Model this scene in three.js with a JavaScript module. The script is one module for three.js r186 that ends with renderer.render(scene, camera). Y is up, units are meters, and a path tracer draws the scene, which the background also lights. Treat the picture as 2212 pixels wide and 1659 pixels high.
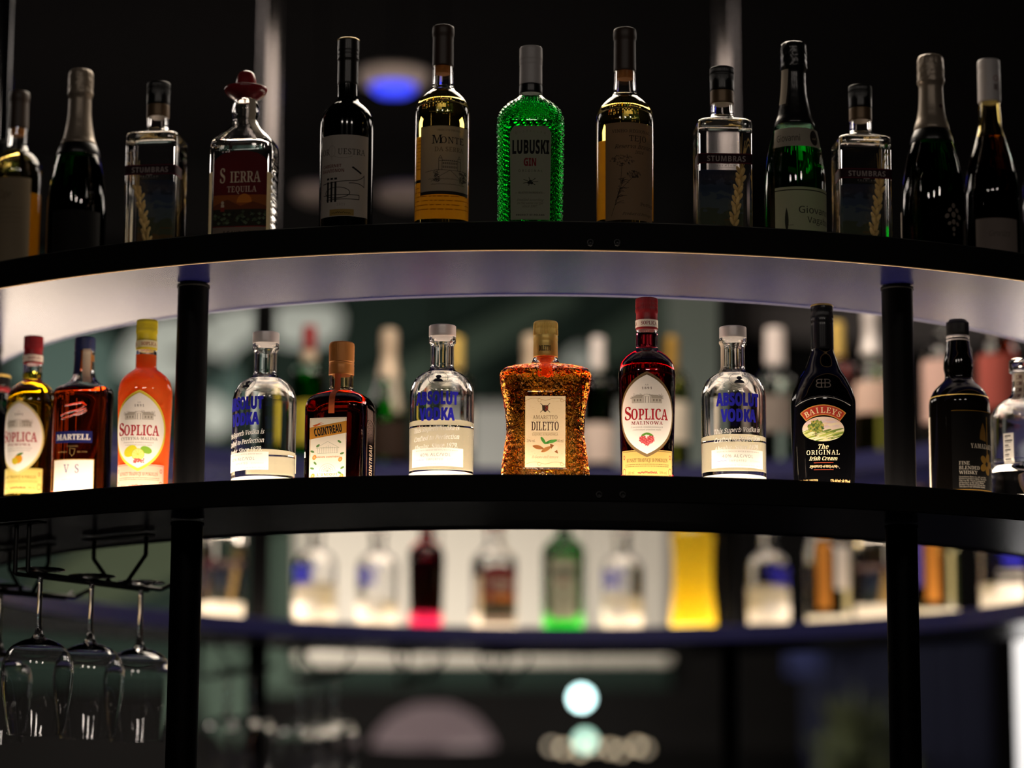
import * as THREE from 'three';
import { mergeGeometries, mergeVertices } from 'three/addons/utils/BufferGeometryUtils.js';
import { RectAreaLightUniformsLib } from 'three/addons/lights/RectAreaLightUniformsLib.js';
import { ImprovedNoise } from 'three/addons/math/ImprovedNoise.js';
RectAreaLightUniformsLib.init();

// ---------------------------------------------------------------- camera, light levels, exposure
const FW = 2212, FH = 1659, FPX = 6040, EYE = 1.5;
const scene = new THREE.Scene();
scene.background = new THREE.Color(0x020202);
const camera = new THREE.PerspectiveCamera(2 * Math.atan(FH / 2 / FPX) * 180 / Math.PI, FW / FH, 0.1, 60);
camera.position.set(-0.0584, EYE, 4.972);
camera.rotation.set(0.1742, 0, 0.0059);
camera.focus = 3.83;
camera.userData.fStop = 1.65;
camera.updateMatrixWorld(true); camera.updateProjectionMatrix();
const renderer = new THREE.WebGLRenderer({ antialias: true });
renderer.toneMapping = THREE.LinearToneMapping;
renderer.toneMappingExposure = 1.0;
renderer.shadowMap.enabled = true;
const PANEL = 8, PANEL_COLOR = new THREE.Color().setRGB(1, 0.79, 0.6);   // lit shelf deck
const CORE = 4.6, CORE_COLOR = new THREE.Color().setRGB(1, 0.86, 0.7);       // pendant over the middle of the ring
const FILL = 26, FILL_COLOR = new THREE.Color().setRGB(1, 0.88, 0.78);       // ceiling panels on the guests' side
const AISLE = 3;                                                             // ceiling panels over the aisles
const WASH = 3, WASH_COLOR = new THREE.Color().setRGB(1, 0.93, 0.82);

// ring of shelves
const R_OUT = 1.308, R_IN = 0.998, R_POST = 1.18, R_BOT = 1.19;
const UP_TOP = EYE + 0.868, UP_T = 0.039, LO_TOP = EYE + 0.524, LO_T = 0.036;
const CEIL = 4.6, BACK = -7;

// ---------------------------------------------------------------- helpers
const V3 = (x, y, z) => new THREE.Vector3(x, y, z);
function ray(px, py) { return V3(px / FW * 2 - 1, 1 - py / FH * 2, 0.5).unproject(camera).sub(camera.position).normalize(); }
function pix(p) { const q = p.clone().project(camera); return [(q.x + 1) / 2 * FW, (1 - q.y) / 2 * FH]; }
function onCylinder(px, py, r, far) {
  const d = ray(px, py), o = camera.position, a = d.x * d.x + d.z * d.z, b = o.x * d.x + o.z * d.z, c = o.x * o.x + o.z * o.z - r * r;
  const s = Math.sqrt(Math.max(0, b * b - a * c)), t = (-b + (far ? s : -s)) / a;
  return o.clone().addScaledVector(d, t);
}
function onPlaneZ(px, py, z) { const d = ray(px, py); return camera.position.clone().addScaledVector(d, (z - camera.position.z) / d.z); }
function onPlaneY(px, py, y) { const d = ray(px, py); return camera.position.clone().addScaledVector(d, (y - camera.position.y) / d.y); }
const camFwd = new THREE.Vector3(); camera.getWorldDirection(camFwd);
const depthOf = (p) => p.clone().sub(camera.position).dot(camFwd);
let sd = 7; const rnd = () => { sd = (sd * 1664525 + 1013904223) >>> 0; return sd / 4294967296; };
const noise = new ImprovedNoise();
const used = new Map();
function numbered(n) { const k = used.get(n) || 0; used.set(n, k + 1); return k ? n + '_' + String(k).padStart(3, '0') : n; }
function mesh(name, geo, mat, parent) {
  const m = new THREE.Mesh(geo, mat); m.castShadow = m.receiveShadow = true;
  m.name = parent === scene ? numbered(name) : name; parent.add(m); return m;
}
function thing(name, label, category, pos, turn = 0, group) {
  const g = new THREE.Group(); g.name = numbered(name); g.userData = { label, category }; if (group) g.userData.group = group;
  if (pos) g.position.copy(pos); g.rotation.y = turn; scene.add(g); return g;
}
function structure(name, geo, mat) { const m = mesh(name, geo, mat, scene); m.userData.kind = 'structure'; return m; }
function copyOf(src, label, pos, turn, group) {
  const c = src.clone(); c.name = numbered(src.name.replace(/_\d{3}$/, '')); c.userData = { label, category: src.userData.category };
  if (group) c.userData.group = group; c.position.copy(pos); c.rotation.set(0, turn, 0); scene.add(c); return c;
}
function rectLight(name, w, h, color, intensity, pos, dir) {
  const l = new THREE.RectAreaLight(color, intensity, w, h); l.name = name; l.position.copy(pos);
  l.lookAt(pos.clone().add(dir)); scene.add(l); return l;
}
const lin = (r, g, b) => new THREE.Color().setRGB(r, g, b);
const std = (c, roughness, more = {}) => new THREE.MeshStandardMaterial({ color: c, roughness, ...more });
const phy = (c, roughness, more = {}) => new THREE.MeshPhysicalMaterial({ color: c, roughness, ...more });

// smooth monotone interpolation of rows [h, a, b, n]
function sampleRows(rows, step) {
  const n = rows.length, out = [], m = [];
  for (let c = 1; c < 4; c++) {
    const d = [], s = [];
    for (let i = 0; i < n - 1; i++) d.push((rows[i + 1][c] - rows[i][c]) / Math.max(1e-7, rows[i + 1][0] - rows[i][0]));
    for (let i = 0; i < n; i++) s.push(i === 0 ? d[0] : i === n - 1 ? d[n - 2] : d[i - 1] * d[i] <= 0 ? 0 : 2 * d[i - 1] * d[i] / (d[i - 1] + d[i]));
    m.push(s);
  }
  for (let i = 0; i < n - 1; i++) {
    const h = rows[i + 1][0] - rows[i][0], run = Math.hypot(h, rows[i + 1][1] - rows[i][1]), k = Math.max(1, Math.min(60, Math.round(run / step)));
    for (let j = 0; j < k; j++) {
      const t = j / k, t2 = t * t, t3 = t2 * t, row = [rows[i][0] + t * h];
      for (let c = 1; c < 4; c++) row.push((2 * t3 - 3 * t2 + 1) * rows[i][c] + (t3 - 2 * t2 + t) * h * m[c - 1][i] + (-2 * t3 + 3 * t2) * rows[i + 1][c] + (t3 - t2) * h * m[c - 1][i + 1]);
      out.push(row);
    }
  }
  out.push(rows[n - 1].slice());
  return out;
}
function cross(a, b, n, t) {      // point of the superellipse at polar angle t; t = 0 is the front (+z)
  const c = Math.cos(t), s = Math.sin(t), r = (Math.abs(s / a) ** n + Math.abs(c / b) ** n) ** (-1 / n);
  return [r * s, r * c];
}
// closed solid lofted from superellipse rows; relief(t, h, x, z) pushes the surface out
function loft(rows, { seg = 72, step = 0.003, relief, flip, raw } = {}) {
  const R = raw ? rows : sampleRows(rows, step), P = [], N = R.length, UV = [], I = [];
  for (const [h, a, b, n] of R) for (let k = 0; k < seg; k++) {
    const t = k / seg * Math.PI * 2; let [x, z] = cross(a, b, n, t);
    if (relief) { const o = relief(t, h, x, z), l = Math.hypot(x, z) || 1; x += x / l * o; z += z / l * o; }
    P.push(x, h, z); UV.push(k / seg, h);
  }
  for (let i = 0; i < N - 1; i++) for (let k = 0; k < seg; k++) {
    const a = i * seg + k, b = i * seg + (k + 1) % seg, c = a + seg, d = b + seg;
    I.push(a, b, c, b, d, c);
  }
  for (const [row, up] of [[0, 0], [N - 1, 1]]) {
    const base = P.length / 3;
    for (let k = 0; k < seg; k++) { const j = (row * seg + k) * 3; P.push(P[j], P[j + 1], P[j + 2]); UV.push(0, 0); }
    P.push(0, R[row][0], 0); UV.push(0, 0);
    for (let k = 0; k < seg; k++) { const a = base + k, b = base + (k + 1) % seg, c = base + seg; up ? I.push(a, b, c) : I.push(b, a, c); }
  }
  if (flip) for (let i = 0; i < I.length; i += 3) { const q = I[i]; I[i] = I[i + 1]; I[i + 1] = q; }
  const g = new THREE.BufferGeometry();
  g.setAttribute('position', new THREE.Float32BufferAttribute(P, 3)); g.setAttribute('uv', new THREE.Float32BufferAttribute(UV, 2)); g.setIndex(I);
  g.computeVertexNormals(); return g;
}
function rowAt(rows, h) {
  const R = rows; if (h <= R[0][0]) return R[0];
  for (let i = 0; i < R.length - 1; i++) if (h <= R[i + 1][0]) { const t = (h - R[i][0]) / Math.max(1e-7, R[i + 1][0] - R[i][0]); return R[i].map((v, k) => v + t * (R[i + 1][k] - v)); }
  return R[R.length - 1];
}
// paper or print that follows the bottle: centred at polar parameter t0, width w metres, from h0 to h1
function wrapPatch(fine, t0, w, h0, h1, { off = 0.0005, nu = 40, nv = 24, shape = () => 1, thick = 0.0003 } = {}) {
  const P = [], UV = [], I = [];
  const layer = (o) => {
    for (let j = 0; j <= nv; j++) {
      const v = j / nv, h = h0 + v * (h1 - h0), [, a, b, n] = rowAt(fine, h), T = [], S = [], M = 1440;
      let s = 0, prev = null;
      for (let k = 0; k <= M; k++) { const t = t0 - Math.PI + k / M * Math.PI * 2, p = cross(a, b, n, t); if (prev) s += Math.hypot(p[0] - prev[0], p[1] - prev[1]); prev = p; T.push(t); S.push(s); }
      const s0 = S[M / 2], half = w / 2 * shape(v);
      for (let i = 0; i <= nu; i++) {
        const want = s0 + (i / nu * 2 - 1) * half; let lo = 0, hi = M;
        while (hi - lo > 1) { const md = (lo + hi) >> 1; S[md] <= want ? lo = md : hi = md; }
        const f = (want - S[lo]) / Math.max(1e-9, S[hi] - S[lo]), t = T[lo] + f * (T[hi] - T[lo]);
        const p = cross(a, b, n, t), p1 = cross(a, b, n, t - 0.01), p2 = cross(a, b, n, t + 0.01), tx = p2[0] - p1[0], tz = p2[1] - p1[1], l = Math.hypot(tx, tz) || 1;
        P.push(p[0] - tz / l * -1 * o * 1 * (1), h, p[1] + tx / l * -1 * o * -1 * -1 * -1);
        const q = P.length; // outward normal of the section is (tz, -tx) turned so that it leaves the axis
        let nx = tz / l, nz = -tx / l; if (nx * p[0] + nz * p[1] < 0) { nx = -nx; nz = -nz; }
        P[q - 3] = p[0] + nx * o; P[q - 1] = p[1] + nz * o;
        UV.push(0.5 + (i / nu - 0.5) * shape(v), v);
      }
    }
  };
  layer(off + thick); layer(off);
  const W = nu + 1, L = W * (nv + 1);
  for (let j = 0; j < nv; j++) for (let i = 0; i < nu; i++) { const a = j * W + i, b = a + 1, c = a + W, d = c + 1; I.push(a, b, c, b, d, c, L + b, L + a, L + c, L + d, L + b, L + c); }
  const g = new THREE.BufferGeometry();
  g.setAttribute('position', new THREE.Float32BufferAttribute(P, 3)); g.setAttribute('uv', new THREE.Float32BufferAttribute(UV, 2)); g.setIndex(I);
  g.computeVertexNormals(); return g;
}

// ---------------------------------------------------------------- printed labels
function canvas(w, h, bg) { const c = document.createElement('canvas'); c.width = w; c.height = h; const x = c.getContext('2d'); if (bg) { x.fillStyle = bg; x.fillRect(0, 0, w, h); } return [c, x]; }
function tex(c) { const t = new THREE.CanvasTexture(c); t.colorSpace = THREE.SRGBColorSpace; t.magFilter = THREE.LinearFilter; t.anisotropy = 8; return t; }
function put(x, s, px, py, size, { font = 'serif', weight = '', color = '#222', sx = 1, skew = 0, align = 'center', gap = 0, rot = 0, stroke, sw = 2, sy = 1 } = {}) {
  x.save(); x.translate(px, py); x.rotate(rot); x.transform(sx, 0, skew, sy, 0, 0);
  x.font = `${weight} ${size}px ${font}`; x.fillStyle = color; x.textBaseline = 'middle';
  const ws = [...s].map((c) => x.measureText(c).width + gap), total = ws.reduce((a, b) => a + b, 0) - gap;
  let at = align === 'center' ? -total / 2 : align === 'right' ? -total : 0; x.textAlign = 'left';
  if (!gap) { const tw = x.measureText(s).width; at = align === 'center' ? -tw / 2 : align === 'right' ? -tw : 0; if (stroke) { x.strokeStyle = stroke; x.lineWidth = sw; x.lineJoin = 'round'; x.strokeText(s, at, 0); } x.fillText(s, at, 0); }
  else [...s].forEach((c, i) => { if (stroke) { x.strokeStyle = stroke; x.lineWidth = sw; x.strokeText(c, at, 0); } x.fillText(c, at, 0); at += ws[i]; });
  x.restore();
}
const SCRIPT = { font: 'serif', skew: -0.32, sx: 0.86 };
function scribble(x, px, py, w, h, color, seed, lw = 2) {
  let s = seed; const r = () => { s = (s * 16807) % 2147483647; return s / 2147483647; };
  x.strokeStyle = color; x.lineWidth = lw; x.beginPath(); x.moveTo(px, py);
  const n = Math.max(4, Math.round(w / (h * 0.7)));
  for (let i = 0; i < n; i++) { const a = px + (i + 0.4) * w / n, b = px + (i + 1) * w / n; x.bezierCurveTo(a, py - h * (0.4 + r()), a + w / n * 0.3, py + h * (0.3 + r() * 0.4), b, py + (r() - 0.5) * h * 0.2); }
  x.stroke();
}
function lines(x, px, py, w, n, dy, color, h = 2) { x.fillStyle = color; for (let i = 0; i < n; i++) { let a = px; while (a < px + w) { const l = 4 + rnd() * 14; x.fillRect(a, py + i * dy, Math.min(l, px + w - a), h); a += l + 4; } } }
function paper(c, more = {}) { return phy(0xffffff, 0.75, { map: tex(c), transmission: 0.22, thickness: 0, ior: 1.3, ...more }); }
function print(c, more = {}) { return phy(0xffffff, 0.6, { map: tex(c), transparent: true, alphaTest: 0, ...more }); }

// ---------------------------------------------------------------- materials
const M = {
  black: phy(lin(0.007, 0.0068, 0.0066), 0.62, { specularIntensity: 0.12 }),
  postBlack: phy(lin(0.0016, 0.0016, 0.0018), 0.4, { specularIntensity: 0.1 }),
  steel: std(lin(0.15, 0.135, 0.135), 0.16, { metalness: 1 }),
  wire: std(lin(0.008, 0.008, 0.008), 0.45),
  dark: phy(lin(0.012, 0.012, 0.012), 0.9, { specularIntensity: 0.1 }),
  screw: std(lin(0.02, 0.02, 0.02), 0.35, { metalness: 0.6 }),
  glass: phy(0xffffff, 0.0, { transmission: 1, thickness: 0.06, ior: 1.47 }),
  glassThin: phy(0xffffff, 0.0, { transmission: 1, thickness: 0.003, ior: 1.5 }),
  blackGlass: phy(lin(0.0012, 0.0012, 0.0016), 0.06, { ior: 1.5 }),
  silver: std(lin(0.72, 0.67, 0.66), 0.36, { metalness: 0.4 }),
  blackCap: std(lin(0.005, 0.005, 0.005), 0.3),
  whiteCap: std(lin(0.62, 0.58, 0.57), 0.4),
  cork: phy(lin(0.8, 0.34, 0.07), 0.9, { transmission: 0.3, thickness: 0 }),
  gold: std(lin(0.85, 0.6, 0.16), 0.34, { metalness: 0.35 }),
  copper: std(lin(0.6, 0.24, 0.06), 0.36, { metalness: 0.35 }),
  brownFoil: std(lin(0.05, 0.028, 0.017), 0.45),
  creamFoil: std(lin(0.62, 0.49, 0.36), 0.38, { metalness: 0.35 }),
  champFoil: std(lin(0.32, 0.26, 0.2), 0.36, { metalness: 0.4 }),
  redCap: std(lin(0.3, 0.015, 0.02), 0.35),
  redHat: phy(lin(0.28, 0.02, 0.025), 0.22),
  yellowCap: std(lin(0.88, 0.7, 0.03), 0.35),
  navy: std(lin(0.02, 0.028, 0.1), 0.4),
  strip: phy(lin(0.62, 0.54, 0.42), 0.8, { transmission: 0.3, thickness: 0, side: THREE.DoubleSide }),
  straw: std(lin(0.55, 0.38, 0.14), 0.8),
};
const liquid = (r, g, b, dist) => phy(0xffffff, 0, { transmission: 1, thickness: 0.06, ior: 1.0, attenuationColor: lin(r, g, b), attenuationDistance: dist });
const tintGlass = (r, g, b, dist) => phy(0xffffff, 0, { transmission: 1, thickness: 0.06, ior: 1.45, attenuationColor: lin(r, g, b), attenuationDistance: dist });
const cloudy = (r, g, b) => phy(lin(r, g, b), 1, { transmission: 0.55, thickness: 0, ior: 1.33 });

// ---------------------------------------------------------------- the room
{
  const box = (w, h, d, x, y, z) => new THREE.BoxGeometry(w, h, d).translate(x, y, z);
  const wallDark = phy(lin(0.008, 0.0073, 0.0072), 0.9, { specularIntensity: 0.05 }), ceil = phy(lin(0.0045, 0.0039, 0.004), 0.95, { specularIntensity: 0.02 }), green = phy(lin(0.015, 0.026, 0.021), 0.85, { specularIntensity: 0.2 });
  structure('floor', box(14, 0.2, 17, 0, -0.1, 0.6), phy(lin(0.02, 0.018, 0.016), 0.7, { specularIntensity: 0.3 }));
  structure('ceiling', box(14, 0.2, 17, 0, CEIL + 0.1, 0.6), ceil);
  structure('wall_back', box(14, CEIL, 0.2, 0, CEIL / 2, BACK - 0.1), wallDark);
  structure('wall_front', box(14, CEIL, 0.2, 0, CEIL / 2, 9.1), wallDark);
  structure('wall_left', box(0.2, CEIL, 17, -7.1, CEIL / 2, 0.6), wallDark);
  structure('wall_right', box(0.2, CEIL, 17, 7.1, CEIL / 2, 0.6), wallDark);

  // big pieces on the far wall, traced as px outlines on a plane that lies in front of it
  const slab = (name, pts, z, depth, mat, parent, smooth) => {
    const v = pts.map(([a, b]) => onPlaneZ(a, b, z)), s = new THREE.Shape();
    if (smooth) { const c = new THREE.SplineCurve(v.concat([v[0]]).map((p) => new THREE.Vector2(p.x, p.y))); s.setFromPoints(c.getPoints(60)); }
    else v.forEach((p, i) => (i ? s.lineTo(p.x, p.y) : s.moveTo(p.x, p.y)));
    const g = new THREE.ExtrudeGeometry(s, { depth, bevelEnabled: true, bevelThickness: 0.01, bevelSize: 0.01, bevelSegments: 2 }); g.translate(0, 0, z);
    return mesh(name, g, mat, parent);
  };
  const leafPale = std(lin(0.62, 0.68, 0.65), 0.8), leafTeal = std(lin(0.1, 0.17, 0.155), 0.8), leafDeep = std(lin(0.036, 0.062, 0.044), 0.8), leafMoss = std(lin(0.035, 0.05, 0.024), 0.8);
  const mural = thing('leaf_mural', 'dark green wall panel with raised pale and teal leaf shapes behind the bar', 'mural');
  slab('backing_board', [[-120, 560], [1440, 560], [1440, 1480], [-120, 1480]], BACK + 0.03, 0.03, green, mural);
  const Z = BACK + 0.08;
  slab('leaf', [[262, 800], [290, 730], [360, 690], [420, 705], [470, 720], [410, 745], [350, 770], [420, 800], [330, 830]], Z, 0.03, leafPale, mural, true);
  slab('leaf', [[600, 668], [640, 662], [725, 670], [728, 720], [690, 738], [605, 735]], Z, 0.03, leafPale, mural, true);
  slab('leaf', [[450, 690], [540, 668], [550, 720], [500, 760], [470, 850], [440, 780]], Z, 0.03, leafPale, mural, true);
  slab('leaf', [[440, 760], [500, 790], [520, 860], [490, 920], [450, 900]], Z, 0.03, leafTeal, mural, true);
  slab('leaf', [[440, 860], [480, 870], [500, 905], [470, 935], [440, 920]], Z, 0.04, leafPale, mural, true);
  slab('leaf', [[20, 800], [70, 740], [150, 720], [240, 740], [230, 860], [120, 870]], Z, 0.03, leafTeal, mural, true);
  slab('leaf', [[880, 1010], [1060, 880], [1330, 700], [1440, 640], [1440, 720], [1250, 830], [1050, 960], [930, 1040]], Z, 0.03, leafDeep, mural, true);
  slab('leaf', [[760, 840], [960, 740], [1180, 640], [1240, 650], [1040, 770], [820, 880]], Z, 0.03, leafDeep, mural, true);
  slab('leaf', [[60, 1290], [200, 1180], [380, 1150], [470, 1200], [330, 1270], [180, 1320]], Z, 0.03, leafMoss, mural, true);
  slab('leaf', [[430, 1400], [490, 1380], [560, 1480], [520, 1600], [450, 1560]], Z, 0.03, leafDeep, mural, true);
  slab('leaf', [[560, 1370], [640, 1400], [660, 1480], [560, 1480]], Z, 0.03, leafDeep, mural, true);
  slab('leaf', [[590, 1160], [650, 1150], [660, 1330], [600, 1340]], Z, 0.03, leafDeep, mural, true);
  slab('leaf', [[1205, 830], [1225, 775], [1260, 755], [1290, 790], [1290, 850], [1245, 870]], Z + 0.02, 0.03, leafPale, mural, true);

  const pillar = thing('wall_pillar', 'pale grey green square pillar against the far wall behind the gold capped bottle', 'pillar');
  slab('shaft', [[1440, 570], [1548, 570], [1560, 1120], [1440, 1120]], BACK + 0.16, 0.2, std(lin(0.2, 0.23, 0.2), 0.8), pillar);
  const beam = thing('wall_beam', 'dull pinkish grey horizontal beam high on the dark far wall', 'beam');
  slab('board', [[1600, 660], [2300, 690], [2300, 760], [1600, 722]], BACK + 0.02, 0.12, std(lin(0.1, 0.085, 0.083), 0.8), beam);

  // lit cream bulkhead over the back counter
  const bulk = thing('bulkhead', 'lit cream bulkhead on the far wall behind the row of glowing bottles', 'bulkhead');
  slab('front_panel', [[650, 1060], [1440, 1060], [1440, 1425], [650, 1425]], BACK + 0.3, 0.02, std(lin(0.66, 0.6, 0.52), 0.8), bulk);
  slab('side_return', [[1020, 880], [1436, 880], [1436, 1050], [1020, 1050]], BACK + 0.3, 0.02, std(lin(0.42, 0.42, 0.4), 0.8), bulk);
  const lampPos = onPlaneZ(1040, 1700, BACK + 1.05);
  const lamp = thing('linear_wall_lamp', 'slim black linear lamp washing the cream bulkhead from below', 'lamp', lampPos);
  mesh('housing', new THREE.BoxGeometry(1.7, 0.03, 0.06).translate(0, -0.02, 0), M.black, lamp);
  mesh('glowing_diffuser', new THREE.BoxGeometry(1.66, 0.004, 0.05), std(0xffffff, 0.5, { emissive: WASH_COLOR, emissiveIntensity: 3 }), lamp);
  rectLight('bulkhead_light', 1.66, 0.06, WASH_COLOR, WASH * 11, lampPos.clone().add(V3(0, 0.006, 0)), V3(0, 1, -0.75));
  // wall washer below the mural
  const wp = onPlaneZ(330, 1800, BACK + 2.2);
  const lamp2 = thing('linear_wall_lamp', 'slim black linear lamp washing the leaf wall from below', 'lamp', wp);
  mesh('housing', new THREE.BoxGeometry(2.3, 0.03, 0.06).translate(0, -0.02, 0), M.black, lamp2);
  mesh('glowing_diffuser', new THREE.BoxGeometry(2.26, 0.004, 0.05), std(0xffffff, 0.5, { emissive: WASH_COLOR, emissiveIntensity: 3 }), lamp2);
  rectLight('mural_light', 2.26, 0.06, WASH_COLOR, WASH * 90, wp.clone().add(V3(0, 0.006, 0)), V3(0, 1, -0.9));

  // navy curtain and panel at the right, pot plant before it
  const navyCloth = std(lin(0.006, 0.008, 0.03), 0.9), navyPanel = std(lin(0.02, 0.027, 0.11), 0.85);
  const curtain = thing('navy_curtain', 'dark navy curtain hanging by the far wall behind the right post', 'curtain');
  for (let i = 0; i < 9; i++) {
    const a = onPlaneZ(1760 + i * 44, 1345, BACK + 0.1), b = a, g = new THREE.CapsuleGeometry(0.05, a.y - 0.4, 4, 14); g.scale(1, 1, 0.8); g.translate(a.x, 0.2 + (a.y - 0.1) / 2, a.z);
    mesh('fold', g, navyCloth, curtain);
  }
  const bp = thing('wall_panel', 'small blue wall panel beside the navy curtain', 'panel');
  slab('board', [[1706, 1372], [1768, 1372], [1768, 1452], [1706, 1452]], BACK + 0.3, 0.03, navyPanel, bp);
  const plant = thing('potted_shrub', 'olive green leafy shrub in front of the navy curtain', 'plant');
  const pc = onPlaneZ(1860, 1690, BACK + 1.2), olive = phy(lin(0.12, 0.145, 0.05), 0.7, { transmission: 0.3, thickness: 0 });
  const leafG = () => { const s = new THREE.Shape(); s.moveTo(0, 0); s.quadraticCurveTo(0.045, 0.06, 0, 0.15); s.quadraticCurveTo(-0.045, 0.06, 0, 0); const g = new THREE.ExtrudeGeometry(s, { depth: 0.002, bevelEnabled: false, curveSegments: 5 }); return g; };
  const lg = leafG();
  for (let i = 0; i < 110; i++) {
    const m = mesh('leaf', lg, olive, plant), u = rnd() * 2 - 1, v = rnd(), w = rnd() * 2 - 1;
    m.position.set(pc.x + u * 0.17 * Math.sqrt(1 - v * v * 0.7), pc.y - 0.12 + v * 0.36, pc.z + w * 0.15); m.rotation.set(rnd() * 2 - 1, rnd() * 6.3, rnd() * 2 - 1);
  }
  const potH = pc.y - 0.3;
  mesh('stem', new THREE.CylinderGeometry(0.015, 0.02, 0.6, 10).translate(pc.x, pc.y - 0.25, pc.z), std(lin(0.08, 0.05, 0.03), 0.9), plant);
  mesh('pot', new THREE.LatheGeometry([[0.001, 0], [0.14, 0], [0.2, potH - 0.12], [0.21, potH - 0.06], [0.19, potH - 0.06], [0.18, potH - 0.1], [0.001, potH - 0.1]].map((p) => new THREE.Vector2(...p)), 32).translate(pc.x, 0, pc.z), std(lin(0.04, 0.04, 0.045), 0.6), plant);

  // pale dome shade hanging low in the dark
  const dp = onPlaneZ(935, 1612, BACK + 2.6);
  const dome = thing('dome_lamp', 'wide dimly glowing pinkish dome pendant hanging beneath the cream bulkhead', 'lamp', dp);
  mesh('shade', new THREE.LatheGeometry([[0.012, 0.14], [0.065, 0.135], [0.14, 0.1], [0.19, 0.045], [0.21, 0], [0.205, 0], [0.183, 0.04], [0.133, 0.09], [0.06, 0.125], [0.012, 0.13]].map((p) => new THREE.Vector2(...p)), 48), std(lin(0.42, 0.33, 0.34), 0.7, { emissive: lin(0.085, 0.06, 0.063), emissiveIntensity: 1 }), dome);
  mesh('cord', new THREE.CylinderGeometry(0.006, 0.006, CEIL - dp.y - 0.13, 8).translate(0, (CEIL - dp.y - 0.13) / 2 + 0.13, 0), M.black, dome);

  { // glowing white column lamp at the right, behind the shelf ring
    const a = onPlaneZ(2236, 1500, -1.75), t = thing('column_lamp', 'glowing white column lamp on a black stand behind the shelf ring', 'lamp', V3(a.x, 0, a.z));
    mesh('glowing_column', new THREE.CylinderGeometry(0.045, 0.045, 0.355, 40).translate(0, 1.9075, 0), std(0xffffff, 0.5, { emissive: lin(1, 0.97, 0.95), emissiveIntensity: 1.1 }), t);
    mesh('base', new THREE.CylinderGeometry(0.046, 0.14, 1.725, 40).translate(0, 0.8625, 0), M.black, t); mesh('top_cap', new THREE.CylinderGeometry(0.03, 0.046, 0.03, 40).translate(0, 2.102, 0), M.black, t);
    for (const d of [V3(0, 0, 1)]) rectLight('column_light', 0.08, 0.35, lin(1, 0.97, 0.95), 0.6, V3(a.x + d.x * 0.048, 1.9075, a.z + d.z * 0.048), d);
  }
  // small far lamps that blur into discs
  const dot = (name, label, px, py, z, r, col, k, group) => {
    const p = onPlaneZ(px, py, z), t = thing(name, label, 'lamp', p, 0, group), c = lin(...col);
    mesh('glowing_bulb', new THREE.SphereGeometry(r, 20, 14), std(lin(0.5, 0.5, 0.5), 0.4, { emissive: c, emissiveIntensity: k }), t);
    mesh('cord', new THREE.CylinderGeometry(0.002, 0.002, CEIL - p.y - r, 6).translate(0, (CEIL - p.y + r) / 2, 0), M.black, t);
    if (r < 0.02) return;      // the tiny ones light nothing around them
    const l = new THREE.PointLight(c, k * r * r * 0.3); l.position.copy(p); l.shadow.radius = r / 0.02; l.name = name + '_light'; l.castShadow = true; scene.add(l);
  };
  dot('globe_lamp', 'bright pale turquoise globe lamp glowing in the dark beyond the bar', 1256, 1508, BACK + 0.9, 0.03, [0.6, 0.95, 0.93], 11);
  dot('globe_lamp', 'dimmer sea green globe lamp just under the bright turquoise one', 1264, 1600, BACK + 0.78, 0.028, [0.3, 0.62, 0.47], 4.2);
  for (let i = 0; i < 8; i++) dot('festoon_lamp', 'tiny warm festoon lamp in a dim row under the turquoise globes', [1192, 1218, 1252, 1286, 1318, 1342, 1376, 1394][i], 1612 + (i % 3) * 5, BACK + 0.7, 0.012, [1, 0.75, 0.42], [1.2, 2.4, 2.2, 1.8, 2.2, 1.6, 2.6, 1.0][i], 'dim festoon row');
}

// ceiling rings seen above the bottles
{
  const ringLamp = (px, py, r, label, blue, group) => {
    const y = blue ? 3.55 : 3.3, p = onPlaneY(px, py, y), t = thing('disc_lamp', label, 'lamp', p, 0, group);
    mesh('rim', new THREE.LatheGeometry([[r * 0.62, 0], [r, 0], [r, -0.01], [r * 0.9, -0.03], [r * 0.66, -0.04], [r * 0.62, -0.03]].map((q) => new THREE.Vector2(q[0], q[1])), 56), std(blue ? lin(0.9, 0.8, 0.8) : lin(0.26, 0.22, 0.22), 0.7), t);
    mesh(blue ? 'glowing_lens' : 'cover_plate', blue ? new THREE.SphereGeometry(r * 0.62, 40, 16, 0, Math.PI * 2, Math.PI / 2, Math.PI / 2).scale(1, 0.5, 1).translate(0, -0.036, 0) : new THREE.CylinderGeometry(r * 0.62, r * 0.62, 0.012, 48).translate(0, -0.034, 0), blue ? std(lin(0.1, 0.1, 0.4), 0.4, { emissive: lin(0.035, 0.06, 1), emissiveIntensity: 1.5 }) : std(lin(0.2, 0.17, 0.17), 0.7), t);
    mesh('cord', new THREE.CylinderGeometry(0.004, 0.004, CEIL - y, 8).translate(0, (CEIL - y) / 2, 0), M.black, t);
    if (blue) { mesh('sensor_nub', new THREE.SphereGeometry(r * 0.3, 24, 12, 0, 6.3, Math.PI / 2, Math.PI / 2).translate(0, -0.048, -r * 0.3), M.dark, t); rectLight('hanging_lamp_light', r, r, lin(0.03, 0.055, 1), 2, p.clone().add(V3(0, -0.075, 0)), V3(0, -1, 0)); }
  };
  ringLamp(850, 156, 0.092, 'round hanging lamp with a glowing blue centre and grey rim', true);
  ringLamp(880, 410, 0.085, 'dim grey unlit round hanging lamp beside the red wine bottle', false, 'dim unlit hanging lamps');
  ringLamp(690, 405, 0.07, 'dim grey unlit round hanging lamp beside the red wine bottle', false, 'dim unlit hanging lamps');
}

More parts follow.
